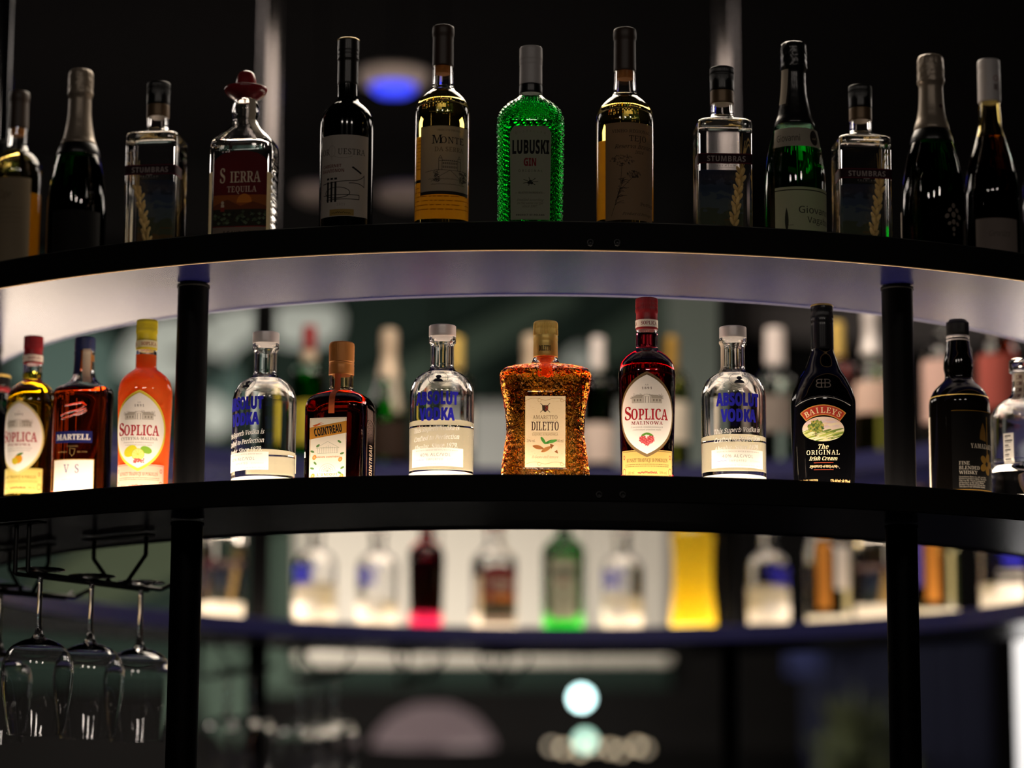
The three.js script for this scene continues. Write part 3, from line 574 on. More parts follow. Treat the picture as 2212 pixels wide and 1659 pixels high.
// ---------- cognac
{
  const b = bottleBase({ name: 'cognac_bottle', label: 'amber cognac bottle with navy stopper and white and blue labels', px: 179, py: 900, level: 'l', turn: -12 * D2R });
  const k = 0.7;
  const rows = b.conv([[752, 19], [760, 21], [764, 22.5], [768, 21], [800, 22], [815, 25, 0.95], [826, 32, 0.9], [834, 45, 0.8, 2.1], [839, 57, k, 2.2], [846, 63, k, 2.3], [860, 64.5, k, 2.3], [1070, 64, k, 2.3]]);
  shellOf(b, rows, { fill: b.H(842), wall: 0.0035, seg: 96, baseThick: 0.017, foot: [0.8, 0.16, 0.05], liquid: liquid(0.6, 0.12, 0.02, 0.03) });
  cap(b, 'stopper', capRows(b, [[731, 21], [733, 22.2], [757, 22.4], [759, 21]]), M.navy);
  cap(b, 'cork', capRows(b, [[760, 15], [768, 16], [798, 16], [800, 15]]), M.cork);
  label(b, 'navy_neck_strip', -0.7, b.W(22), b.H(810), b.H(748), M.navy, { nu: 8, nv: 20, off: 0.0006 });
  label(b, 'tax_strip', 0.4, b.W(17), b.H(828), b.H(752), M.strip, { nu: 6, nv: 24, off: 0.0008 });
  { const [c, x] = canvas(520, 170, '#141c5e'); put(x, 'MARTELL', 260, 88, 112, { weight: 'bold', color: '#f2eee6', sx: 0.84, stroke: '#f2eee6', sw: 2 }); label(b, 'name_label', -14 * D2R, b.W(84), b.H(957), b.H(932), paper(c, { transmission: 0.05 }), {}); }
  { const [c, x] = canvas(420, 170); put(x, 'COGNAC', 210, 30, 26, { color: '#9a7a4a', gap: 6 }); x.strokeStyle = '#a8884e'; x.lineWidth = 3; x.beginPath(); x.moveTo(180, 60); x.lineTo(240, 60); x.lineTo(236, 120); x.lineTo(210, 150); x.lineTo(184, 120); x.closePath(); x.stroke(); put(x, 'FONDÉE', 90, 100, 24, { color: '#b08f55', gap: 4 }); put(x, 'EN 1715', 330, 100, 24, { color: '#b08f55', gap: 4 }); label(b, 'crest_print', -14 * D2R, b.W(76), b.H(989), b.H(959), print(c), {}); }
  { const [c, x] = canvas(480, 400, '#f4eee2'); x.strokeStyle = '#b8924a'; x.lineWidth = 8; x.strokeRect(4, 4, 472, 392); put(x, 'V', 170, 100, 120, { color: '#2a2f7a', sx: 0.8 }); put(x, 'S', 290, 100, 120, { color: '#2a2f7a', sx: 0.8 }); scribble(x, 110, 210, 250, 30, '#c9c0b2', 11, 3); lines(x, 60, 270, 360, 4, 26, '#d2cabc', 4); label(b, 'white_label', -12 * D2R, b.W(92), b.H(1085), b.H(992), paper(c), {}); }
  // embossed swift on the shoulder glass
  const bird = new THREE.Group(); bird.name = 'embossed_bird'; b.t.add(bird);
  for (const pts of [[[-40, 905], [-20, 897], [0, 892], [12, 884]], [[-38, 912], [-14, 905], [6, 894], [16, 890]], [[-30, 884], [-8, 880], [8, 878], [16, 884]], [[-6, 905], [8, 900], [18, 894]]]) {
    const q = pts.map(([dx, py]) => { const h = b.H(py), r = rowAt(b.fine, h), xx = b.W(dx, h), zz = r[2] * Math.pow(Math.max(0, 1 - Math.abs(xx / r[1]) ** r[3]), 1 / r[3]); return V3(xx, h, zz); });
    mesh('raised_line', new THREE.TubeGeometry(new THREE.CatmullRomCurve3(q), 20, 0.0011, 8), M.glassThin, bird);
  }
}

// ---------- square bitter orange liqueur
{
  const b = bottleBase({ name: 'orange_liqueur_bottle', label: 'square dark amber orange liqueur bottle with copper knurled cap and cream label', px: 736, py: 900, level: 'l', turn: -17 * D2R });
  const k = 1, f = 0.8;
  const rows = b.conv([[786, 24], [812, 26], [842, 26.5, 1, 2], [847, 29, 1, 2.1], [852, 42, 1, 2.6], [860, 57, 1, 3.6], [872, 65, 1, 4.6], [890, 67.5, 1, 5.5], [1080, 67.5, 1, 5.5]]);
  shellOf(b, rows, { fill: b.H(848), wall: 0.0035, seg: 200, liquid: liquid(0.62, 0.27, 0.05, 0.05), glass: tintGlass(0.6, 0.25, 0.03, 0.03), baseThick: 0.02 });
  cap(b, 'cap', capRows(b, [[741, 24], [742.5, 26], [745, 27], [784, 27], [785, 26]]), M.copper, { knurl: 40, amp: 0.0006, from: b.H(783), to: b.H(746) });
  cap(b, 'collar', capRows(b, [[785, 26.5], [786, 27.4], [789, 27.4], [790, 26.4], [793, 27.4], [811, 27.4], [812, 26.6]]), M.copper);
  mesh('ribbon', (() => { const g = wrapPatch(b.fine, 0, b.W(13), b.H(904), b.H(812), { nu: 6, nv: 40, off: 0.0006 }); return g; })(), phy(lin(0.75, 0.16, 0.03), 0.5, { transmission: 0.2, thickness: 0 }), b.t);
  const [c, x] = canvas(420, 760, '#f1ead8'); x.strokeStyle = '#c08a3a'; x.lineWidth = 3; x.strokeRect(10, 10, 400, 740);
  x.save(); x.translate(210, 150); x.rotate(-0.16); x.fillStyle = '#c98a2a'; x.fillRect(-230, -70, 460, 140); put(x, 'COINTREAU', 0, 2, 116, { font: 'sans-serif', weight: 'bold', color: '#16120e', sx: 0.49, sy: 1.1, stroke: '#16120e', sw: 5 }); x.restore();
  x.fillStyle = '#d8642a'; x.beginPath(); x.moveTo(30, 92); x.lineTo(150, 50); x.lineTo(110, 76); x.lineTo(170, 66); x.lineTo(60, 104); x.fill();
  x.strokeStyle = '#7a8a6a'; x.lineWidth = 2.5; x.beginPath(); x.moveTo(80, 360); x.lineTo(210, 285); x.lineTo(340, 360); x.closePath(); x.stroke(); x.strokeRect(96, 360, 228, 64); for (let i = 0; i < 9; i++) { x.beginPath(); x.moveTo(120 + i * 24, 424); x.lineTo(120 + i * 24, 330 + Math.abs(i - 4) * 9); x.stroke(); }
  put(x, 'MAISON COINTREAU', 210, 468, 26, { font: 'sans-serif', weight: 'bold', color: '#c0702a', gap: 1 });
  x.strokeStyle = '#5a6a5a'; for (const r of [90, 66, 42]) { x.beginPath(); x.arc(210, 640, r, Math.PI, 0); x.stroke(); } for (let i = 0; i < 8; i++) { const a = Math.PI + i * Math.PI / 7; x.beginPath(); x.moveTo(210, 640); x.lineTo(210 + 60 * Math.cos(a), 640 + 60 * Math.sin(a)); x.stroke(); }
  put(x, "L'UNIQUE", 210, 676, 44, { font: 'sans-serif', weight: 'bold', color: '#d07a2a', gap: 4 }); put(x, 'ORANGE LIQUEUR', 210, 730, 20, { font: 'sans-serif', color: '#6a6a5a', gap: 2 });
  for (const [lx, ly, r] of [[36, 400, 0.4], [100, 332, -0.6], [344, 290, 0.6], [376, 430, -0.3], [36, 600, 0.3], [380, 600, -0.5], [70, 540, 0.9], [350, 660, 0.5]]) { x.save(); x.translate(lx, ly); x.rotate(r); x.fillStyle = '#5f8a4a'; x.beginPath(); x.ellipse(0, 0, 24, 12, 0, 0, 7); x.fill(); x.restore(); }
  for (const [lx, ly] of [[60, 470], [356, 500], [44, 690], [372, 700]]) { x.fillStyle = '#e0913a'; x.beginPath(); x.ellipse(lx, ly, 22, 30, 0.4, 0, 7); x.fill(); x.strokeStyle = '#f6d9a0'; for (let i = 0; i < 6; i++) { x.beginPath(); x.moveTo(lx, ly); x.lineTo(lx + 18 * Math.cos(i), ly + 22 * Math.sin(i)); x.stroke(); } }
  label(b, 'cream_label', -6 * D2R, b.W(82), b.H(1062), b.H(903), paper(c), { nv: 30 });
  { const [c2, x2] = canvas(180, 620); x2.strokeStyle = '#6b5a4c'; x2.lineWidth = 5; x2.beginPath(); x2.moveTo(20, 620); x2.lineTo(20, 110); x2.arc(90, 110, 70, Math.PI, 0); x2.lineTo(160, 620); x2.stroke(); for (let i = 0; i < 30; i++) { x2.fillStyle = '#6b5a4c'; x2.fillRect(40 + rnd() * 100, 60 + rnd() * 130, 6, 4); } put(x2, 'COINTREAU', 92, 420, 74, { font: 'sans-serif', weight: 'bold', color: '#8a7a6a', rot: -Math.PI / 2, sx: 0.75 }); label(b, 'raised_side_seal', Math.PI / 2, b.W(74), b.H(1052), b.H(898), print(c2, { roughness: 0.2 }), { nv: 20 }); }
  B.cointreau = b.t;
}

// ---------- amaretto: waisted flask of crackled glass
{
  const b = bottleBase({ name: 'amaretto_bottle', label: 'waisted amber amaretto flask of crackled glass with gold cap', px: 1178, py: 900, level: 'l' });
  const k = 0.5, n = 3.4;
  const rows = b.conv([[770, 23], [776, 27, 1, 2], [784, 30, 0.95, 2.1], [788, 34, 0.8, 2.3], [791, 55, 0.62, 2.6], [794, 76, 0.54, 3], [800, 91, k, 3.2], [812, 98, k, n], [838, 95.5, k, n], [866, 90, k, n], [909, 84.5, k, n], [938, 83.5, k, n], [967, 87.5, k, n], [996, 91.5, k, n], [1028, 95, k, n], [1062, 96, k, n]]);
  const lx = b.W(47), ly0 = b.H(1018), ly1 = b.H(850);
  const rel = (t, h, x, z) => {
    if (z > 0.012 && Math.abs(x) < lx && h > ly0 && h < ly1) { const e = Math.min(lx - Math.abs(x), h - ly0, ly1 - h); return e < 0.0022 ? 0.0011 : -0.0004; }
    if (h > b.H(792)) return 0;
    const q = noise.noise(x * 230, h * 190, z * 230) + 0.6 * noise.noise(x * 470 + 5, h * 420, z * 470); return 0.0012 * q;
  };
  shellOf(b, rows, { fill: b.H(803), wall: 0.004, seg: 300, step: 0.0011, relief: rel, liquid: liquid(0.86, 0.4, 0.045, 0.037), baseThick: 0.013, foot: undefined });
  const C = capRows(b, [[696, 24], [698, 25.8], [711, 26], [712.5, 25.2], [714, 26.2], [725, 26.4], [727, 25.6], [729, 26.6], [737, 26.6], [739, 25.8], [741, 26.4], [772, 26.4], [773, 25.6]]);
  cap(b, 'cap', C, M.gold, { ribs: 60, amp: 0.0004, from: b.H(726), to: b.H(699) });
  { const [cc, x] = canvas(360, 150); put(x, 'DILETTO', 180, 76, 100, { weight: 'bold', color: '#1c140a', sx: 0.62, sy: 1.1 }); mesh('cap_lettering', wrapPatch(capRows(b, [[740, 26.5], [772, 26.5]]), -0.05, b.W(34, 0.2), b.H(767), b.H(746), { nu: 16, nv: 4, off: 0.0002 }), print(cc), b.t); }
  cap(b, 'pourer', capRows(b, [[774, 12], [776, 13], [812, 12.5], [814, 11.5]]), phy(lin(0.6, 0.1, 0.02), 0.5));
  const [c, x] = canvas(480, 860, '#ecdcb4');
  for (let i = 0; i < 500; i++) { x.fillStyle = `rgba(190,150,80,${0.05 + rnd() * 0.08})`; x.fillRect(rnd() * 480, rnd() * 860, 4 + rnd() * 26, 2 + rnd() * 6); }
  x.strokeStyle = '#b08a4e'; x.lineWidth = 4; for (const yy of [20, 790]) { x.beginPath(); x.moveTo(0, yy + 40); x.quadraticCurveTo(90, yy - 14, 190, yy + 20); x.lineTo(240, yy + 34); x.lineTo(290, yy + 20); x.quadraticCurveTo(390, yy - 14, 480, yy + 40); x.stroke(); for (const q of [170, 440]) { x.beginPath(); x.arc(q, yy + 30, 20, 0, 5); x.stroke(); } }
  x.fillStyle = '#3a2a1c'; x.beginPath(); x.moveTo(200, 110); x.lineTo(276, 110); x.lineTo(272, 165); x.lineTo(238, 196); x.lineTo(204, 165); x.closePath(); x.fill(); x.fillStyle = '#8a3420'; x.fillRect(238, 114, 32, 60); x.strokeStyle = '#3a2a1c'; x.lineWidth = 7; x.beginPath(); x.moveTo(180, 86); x.lineTo(296, 196); x.moveTo(296, 86); x.lineTo(180, 196); x.stroke();
  put(x, 'AMARETTO', 238, 256, 64, { color: '#6a4a2a', sx: 0.8, gap: 2 }); x.fillStyle = '#a88a58'; x.fillRect(90, 292, 300, 3);
  put(x, 'DILETTO', 238, 362, 140, { weight: 'bold', color: '#3a1a14', sx: 0.52, sy: 1.05 }); put(x, 'D L T O', 238, 362, 0.1, {});
  x.fillStyle = '#a88a58'; x.fillRect(90, 440, 300, 3); put(x, 'LIQUORE DI MANDORLA', 238, 462, 36, { color: '#8a6a3e', sx: 0.72 });
  put(x, '21% vol.', 70, 540, 46, { color: '#7a5c34', sx: 0.55 }); put(x, '700 ml', 412, 540, 46, { color: '#7a5c34', sx: 0.6 });
  for (const [a, bb, r, cl] of [[216, 536, 1.0, '#4f9a3c'], [290, 552, -0.4, '#3f8a34'], [330, 545, -0.3, '#5faa48']]) { x.save(); x.translate(a, bb); x.rotate(r); x.fillStyle = cl; x.beginPath(); x.ellipse(0, 0, 52, 18, 0, 0, 7); x.fill(); x.restore(); }
  for (const [a, bb, r, cl] of [[160, 620, 0.25, '#b8763a'], [256, 640, -0.5, '#c98a4a'], [346, 636, 0.9, '#9a5c2a']]) { x.save(); x.translate(a, bb); x.rotate(r); x.fillStyle = cl; x.beginPath(); x.moveTo(-76, 0); x.quadraticCurveTo(-20, -52, 76, 0); x.quadraticCurveTo(-20, 48, -76, 0); x.fill(); x.strokeStyle = '#8a5426'; x.lineWidth = 2; for (let i = -2; i < 3; i++) { x.beginPath(); x.moveTo(-66, i); x.quadraticCurveTo(0, i * 14, 64, i); x.stroke(); } x.restore(); }
  x.fillStyle = '#f3e2c0'; x.beginPath(); x.ellipse(352, 632, 30, 44, 0.7, 0, 7); x.fill();
  put(x, "Il Gusto dell'Amore", 240, 736, 40, { ...SCRIPT, color: '#a8865a' });
  label(b, 'parchment_label', 0, b.W(86), b.H(1010), b.H(857), paper(c), { off: 0.001, nv: 30 });
  B.diletto = b.t; B.dilettoRows = rows;
}

// ---------- cream liqueur
{
  const b = bottleBase({ name: 'cream_liqueur_bottle', label: 'black cream liqueur bottle with red arched name banner and countryside picture', px: 1778, py: 870, level: 'l' });
  const k = 0.82;
  const rows = b.conv([[664, 22], [756, 24], [773, 29], [797, 38, 0.96], [824, 54, 0.9], [851, 65.5, k, 2.2], [875, 70, k, 2.3], [900, 70, k, 2.3], [1080, 64.5, k, 2.3]]);
  shellOf(b, rows, { opaque: true, glass: M.blackGlass, seg: 96 });
  cap(b, 'cap', capRows(b, [[660, 22], [661.5, 24.2], [672, 24.6], [673, 23.8], [688, 24.4], [690, 23.6], [692, 24.6], [697, 24.6], [699, 23.8], [702, 24.4], [756, 24.6], [757, 24]]), phy(lin(0.008, 0.008, 0.01), 0.22), { ribs: 70, amp: 0.00015, from: b.H(688), to: b.H(674) });
  cap(b, 'gold_top', capRows(b, [[659.2, 19], [659.6, 22.6], [662, 24.4], [663.5, 24.6]]), M.gold);
  { const [c, x] = canvas(260, 200); x.strokeStyle = '#6a5f58'; x.lineWidth = 15; for (const m of [1, -1]) { x.save(); x.translate(130, 100); x.scale(m, 1); x.beginPath(); x.moveTo(8, -66); x.lineTo(60, -66); x.bezierCurveTo(110, -62, 110, -6, 60, -4); x.lineTo(-20, 0); x.moveTo(60, -2); x.bezierCurveTo(118, 0, 118, 68, 60, 68); x.lineTo(8, 68); x.moveTo(26, -66); x.lineTo(26, 68); x.stroke(); x.restore(); } label(b, 'monogram', 0.02, b.W(38), b.H(842), b.H(816), print(c), { off: 0.0005, nv: 12 }); }
  const [c, x] = canvas(840, 1160);
  // arched banner
  x.save(); x.translate(420, 560); const arc = (r0, r1, a0, a1) => { x.beginPath(); x.arc(0, 0, r1, a0, a1); x.arc(0, 0, r0, a1, a0, true); x.closePath(); };
  const A0 = -Math.PI / 2 - 0.66, A1 = -Math.PI / 2 + 0.66; x.translate(0, 60); arc(430, 598, A0, A1); x.fillStyle = '#e0a84a'; x.fill(); arc(440, 588, A0 + 0.018, A1 - 0.018); x.fillStyle = '#b8301c'; x.fill(); arc(446, 582, A0 + 0.03, A1 - 0.03); x.strokeStyle = '#e8b050'; x.lineWidth = 3; x.stroke();
  'BAILEYS'.split('').forEach((ch, i) => { const a = -0.51 + i * 0.17; x.save(); x.rotate(a); put(x, ch, 0, -512, 128, { weight: 'bold', color: '#f6e2b0', sx: 0.9 }); x.restore(); });
  x.restore();
  // countryside oval
  x.save(); x.beginPath(); x.ellipse(420, 410, 330, 196, 0, 0, 7); x.clip();
  x.fillStyle = '#f3dcc8'; x.fillRect(0, 200, 840, 420); for (let i = 0; i < 60; i++) { x.fillStyle = ['rgba(240,190,160,.4)', 'rgba(250,235,190,.5)', 'rgba(225,200,210,.4)'][i % 3]; x.beginPath(); x.ellipse(rnd() * 840, 240 + rnd() * 140, 60, 16, rnd() * 0.4 - 0.2, 0, 7); x.fill(); }
  for (let i = 0; i < 150; i++) { x.fillStyle = ['#b9c45a', '#8fa03c', '#d9dc8c', '#efe8b0', '#6e8a34', '#f2efcf'][i % 6]; const yy = 420 + rnd() * 190; x.beginPath(); x.ellipse(rnd() * 840, yy, 70 + rnd() * 60, 7 + rnd() * 9, -0.28, 0, 7); x.fill(); }
  x.fillStyle = '#6b4a24'; x.fillRect(296, 430, 8, 100); x.fillRect(318, 440, 7, 86); for (let i = 0; i < 150; i++) { x.fillStyle = ['#5f7a2e', '#84983a', '#a8a84a', '#4a6428', '#c8b45a'][i % 5]; const a = rnd() * 7, r = Math.sqrt(rnd()); x.beginPath(); x.ellipse(310 + 118 * r * Math.cos(a), 370 + 96 * r * Math.sin(a), 22, 14, rnd() * 3, 0, 7); x.fill(); } x.restore();
  put(x, 'The', 420, 690, 104, { ...SCRIPT, weight: 'bold', color: '#f0dcae' }); put(x, 'ORIGINAL', 412, 780, 100, { color: '#f3e3bd', sx: 0.92, gap: 10 }); put(x, 'Irish Cream', 420, 876, 84, { ...SCRIPT, weight: 'bold', color: '#f0dcae' });
  x.fillStyle = '#b8482a'; x.fillRect(270, 940, 300, 7); x.fillRect(270, 1050, 300, 7); put(x, 'PRODUCT of IRELAND', 420, 1000, 46, { color: '#e8c88a', weight: 'bold', sx: 0.82 }); scribble(x, 200, 1020, 470, 70, '#8d8378', 21, 5);
  label(b, 'front_print', -0.01, b.W(116), b.H(1028), b.H(872), print(c, { roughness: 0.45 }), { nv: 30, off: 0.0005 });
  { const [c2, x2] = canvas(840, 90); put(x2, '700ml 0.7L LIQUEUR', 180, 46, 54, { weight: 'bold', color: '#d8b070', sx: 0.55 }); put(x2, '17% alc/vol : alc 17% vol', 680, 46, 54, { weight: 'bold', color: '#d8b070', sx: 0.5 }); label(b, 'strength_print', -0.01, b.W(120), b.H(1046), b.H(1030), print(c2), { off: 0.0005 }); }
  // raised brow over the banner
  const q = []; for (let i = -12; i <= 12; i++) { const u = i / 12, xx = b.W(58 * u), h = b.H(866 + 16 * u * u), r = rowAt(b.fine, h), zz = r[2] * Math.pow(Math.max(0, 1 - Math.abs(xx / r[1]) ** r[3]), 1 / r[3]); q.push(V3(xx, h, zz)); }
  mesh('raised_brow', new THREE.TubeGeometry(new THREE.CatmullRomCurve3(q), 60, 0.0016, 8), M.blackGlass, b.t);
  B.cream = b.t;
}

// ---------- dark whisky
{
  const b = bottleBase({ name: 'whisky_bottle', label: 'black whisky bottle with bulged neck and gold printed label, beside the right post', px: 2072, py: 870, level: 'l' });
  const rows = b.conv([[700, 22], [726, 23], [744, 25], [762, 27.5], [780, 31], [796, 32], [812, 29.5], [820, 30], [828, 36], [836, 45], [848, 55.5], [862, 62], [876, 65], [1090, 65]]);
  shellOf(b, rows, { opaque: true, glass: phy(lin(0.0014, 0.0011, 0.0009), 0.06), seg: 96 });
  cap(b, 'cap', capRows(b, [[692, 18], [693, 19], [696, 20], [698, 24], [724, 24.6], [726, 24]]), M.blackCap, { ribs: 60, amp: 0.00018 });
  cap(b, 'cap_ring', capRows(b, [[727, 23.5], [728, 24.6], [731, 24.6], [732, 23.5]]), M.silver);
  cap(b, 'cap_ring', capRows(b, [[735, 24], [736, 24.8], [738, 24.8], [739, 24]]), M.silver);
  const [c, x] = canvas(620, 960, '#0b0a0a'); x.fillStyle = '#a07a30'; x.fillRect(0, 0, 620, 7); x.fillRect(0, 880, 620, 10); x.fillRect(480, 60, 14, 420);
  x.fillStyle = '#7a5a22'; x.beginPath(); x.moveTo(410, 130); x.quadraticCurveTo(350, 240, 360, 320); x.lineTo(460, 340); x.quadraticCurveTo(470, 230, 410, 130); x.fill();
  for (let i = 0; i < 5; i++) { const a = i * 1.256 - 1.2; x.fillStyle = '#8a6826'; x.beginPath(); x.ellipse(470 + 74 * Math.cos(a), 590 + 74 * Math.sin(a), 52, 40, a, 0, 7); x.fill(); }
  put(x, 'YAMAZAKURA', 230, 396, 70, { weight: 'bold', color: '#ded5c6', align: 'left', gap: 5, sx: 0.8 });
  ['FINE', 'BLENDED', 'WHISKY'].forEach((s, i) => put(x, s, 80, 590 + i * 52, 54, { weight: 'bold', color: '#d6cec0', align: 'left' }));
  for (let i = 0; i < 6; i++) put(x, ['Sasanokawa Shuzo Co., Ltd. was first', 'license to produce whisky. The owner', 'time was Mr. Hayate Yamaguchi in', 'producing it as the oldest whisky', 'product was finished with our own', 'selection of our unblended whisky.'][i], 80, 742 + i * 22, 23, { weight: 'bold', color: '#c9c1b3', align: 'left', sx: 0.86 });
  put(x, 'Sasanokawa Shuzo Co., Ltd.', 96, 922, 30, { weight: 'bold', color: '#c9a860', align: 'left' });
  label(b, 'black_label', 32 * D2R, b.W(108), b.H(1076), b.H(888), paper(c, { transmission: 0, specularIntensity: 0.2, color: 0x808080 }), { nv: 20 });
  label(b, 'tax_strip', -82 * D2R, b.W(22), b.H(1085), b.H(902), M.strip, { nu: 6, nv: 16 });
  { const r = rowAt(b.fine, b.H(862)); const g = new THREE.TorusGeometry(r[1] - 0.0002, 0.0007, 8, 80).rotateX(Math.PI / 2).translate(0, b.H(862), 0); mesh('gold_line', g, M.gold, b.t); }
}

// ---------- clear bottle cut by the right edge
{
  const b = bottleBase({ name: 'clear_spirit_bottle', label: 'clear spirit bottle with paper strip over its stopper, right of the dark whisky', px: 2213, py: 930, level: 'l' });
  const rows = b.conv([[795, 22], [806, 23], [830, 24], [852, 27], [862, 36], [872, 52], [886, 65], [905, 72], [930, 73], [1000, 73], [1006, 71], [1014, 73], [1090, 72]]);
  shellOf(b, rows, { fill: b.H(1012), wall: 0.004, seg: 96, foot: [0.9, 0.9, 0.86] });
  cap(b, 'stopper', capRows(b, [[778, 27], [780, 29.5], [804, 30], [806, 28]]), M.glassThin); cap(b, 'plug', capRows(b, [[806, 20], [808, 22], [822, 20], [824, 18]]), M.whiteCap);
  const [c, x] = canvas(120, 420, '#d9cdb8'); for (let i = 0; i < 4; i++) { x.fillStyle = '#8a6a62'; x.fillRect(24, 30 + i * 96, 72, 56); x.fillStyle = '#d9cdb8'; x.fillRect(34, 40 + i * 96, 20, 36); } lines(x, 20, 92, 80, 1, 8, '#6a5a52', 5);
  label(b, 'tax_strip', -0.35, b.W(20), b.H(868), b.H(806), paper(c), { nu: 6, nv: 24, off: 0.001 });
  const [c2, x2] = canvas(200, 300, '#e4e1da'); for (let i = 0; i < 6; i++) { x2.fillStyle = '#55524e'; x2.fillRect(30, 20 + i * 46, 50 + rnd() * 100, 14); x2.fillRect(30, 42 + i * 46, 40 + rnd() * 100, 6); }
  label(b, 'small_label', -28 * D2R, b.W(24), b.H(1000), b.H(935), paper(c2), { nu: 8 });
}

// ================================================================= upper tier
const stumBand = (() => { const [c, x] = canvas(840, 86, '#2a0b14'); x.fillStyle = '#5a1424'; x.fillRect(0, 0, 840, 8); x.fillRect(0, 78, 840, 8); put(x, 'STUMBRAS', 424, 46, 64, { font: 'sans-serif', weight: 'bold', color: '#a79a94', sx: 0.98, gap: 2 }); return paper(c, { transmission: 0 }); })();
const stumPrint = (() => { const [c, x] = canvas(420, 200); put(x, 'PREMIUM', 210, 30, 24, { font: 'sans-serif', color: '#b0a8a0', gap: 12 }); put(x, 'VODKA', 210, 4, 18, { font: 'sans-serif', weight: 'bold', color: '#c0b8b0' }); x.fillStyle = '#9a928c'; x.fillRect(130, 52, 160, 2); return print(c); })();
const stumPicture = (() => { const [c, x] = canvas(300, 420); const g = [[30, 44, 70], [52, 70, 96], [80, 92, 100], [70, 78, 60], [96, 74, 40], [80, 58, 34]]; for (let j = 0; j < 420; j++) for (let i = 0; i < 300; i += 6) { const q = Math.min(4.99, j / 84 + noise.noise(i / 60, j / 30, 2) * 0.9 + 0.2), a = g[Math.max(0, Math.floor(q))]; x.fillStyle = `rgb(${a[0]},${a[1]},${a[2]})`; x.fillRect(i, j, 6, 1); } return paper(c, { transmission: 0.35 }); })();
function stumbras({ px, top, turn, label: lb, s = 1 }) {
  const b = bottleBase({ name: 'square_vodka_bottle', label: lb, px, py: 400, level: 'u', turn, group: undefined }), Y = (d) => top + d * s, f = 0.94;
  const q = 59 * s;
  const rows = b.conv([[Y(46), 22 * s], [Y(78), 23.5 * s], [Y(100), 24.5 * s], [Y(107), 27 * s, 1, 2.2], [Y(114), 36 * s, 1, 3.2], [Y(121), 52 * s, 1, 7], [Y(126), 58 * s, 1, 9], [Y(134), q, 1, 9.5], [Y(380), q, 1, 9.5]]);
  shellOf(b, rows, { fill: b.H(Y(106)), wall: 0.004, seg: 240, baseThick: 0.01 });
  cap(b, 'cap', capRows(b, [[Y(0), 23.5 * s], [Y(2), 25.6 * s], [Y(14), 26 * s], [Y(15), 25 * s], [Y(17), 26 * s], [Y(50), 26 * s], [Y(51), 25 * s]]), M.blackCap, { ribs: 64, amp: 0.00016, from: b.H(Y(30)) });
  cap(b, 'collar', capRows(b, [[Y(51), 24.6 * s], [Y(52), 25.6 * s], [Y(78), 25.6 * s], [Y(79), 24.8 * s]]), std(lin(0.16, 0.1, 0.05), 0.4, { metalness: 0.4 }));
  const m = (v) => b.W(v * s, 0.1);
  label(b, 'name_band', 0, m(210), b.H(Y(206)), b.H(Y(184)), stumBand, { nu: 60, nv: 2 });
  label(b, 'front_print', 0, m(96), b.H(Y(236)), b.H(Y(206)), stumPrint, { nv: 4 });
  label(b, 'back_picture', Math.PI, m(92), b.H(Y(372)), b.H(Y(214)), stumPicture, { nv: 8 });
  // ear of grain inside
  const ear = new THREE.Group(); ear.name = 'grain_ear'; b.t.add(ear);
  const tilt = px < 1000 ? -0.2 : 0.12, ex = px < 1000 ? -0.012 : 0.018, base = 0.016;
  const curve = new THREE.QuadraticBezierCurve3(V3(ex + 0.006 * Math.sign(-tilt), base, 0), V3(ex, base + 0.05, 0.004), V3(ex + tilt * 0.1, base + 0.12, 0));
  mesh('stalk', new THREE.TubeGeometry(curve, 16, 0.0011, 6), M.straw, ear);
  const kern = new THREE.SphereGeometry(0.0042, 10, 8).scale(0.6, 1.5, 0.6);
  for (let i = 0; i < 26; i++) { const p = curve.getPoint(0.12 + i * 0.026), a = i * 2.4, g = mesh('kernel', kern, M.straw, ear); g.position.set(p.x + 0.0042 * Math.cos(a), p.y, p.z + 0.0042 * Math.sin(a)); g.rotation.z = -0.5 * Math.cos(a); }
  for (let i = 0; i < 7; i++) { const p = curve.getPoint(0.7), c2 = new THREE.LineCurve3(p, V3(p.x + (i - 3) * 0.003 + tilt * 0.05, p.y + 0.05 + 0.006 * (i % 3), (i % 2) * 0.006)); mesh('awn', new THREE.TubeGeometry(c2, 3, 0.0003, 5), M.straw, ear); }
  return b.t;
}
B.stumA = stumbras({ px: 337, top: 180, turn: -15 * D2R, s: 0.96, label: 'square clear vodka bottle with grain ear, between champagne and tequila' });
B.stumB = stumbras({ px: 1561, top: 148, turn: 7 * D2R, label: 'square clear vodka bottle with grain ear, left of the white neck label sparkling wine' });
B.stumC = stumbras({ px: 1861, top: 187, turn: 11 * D2R, s: 0.965, label: 'square clear vodka bottle with grain ear, between two sparkling wine bottles' });

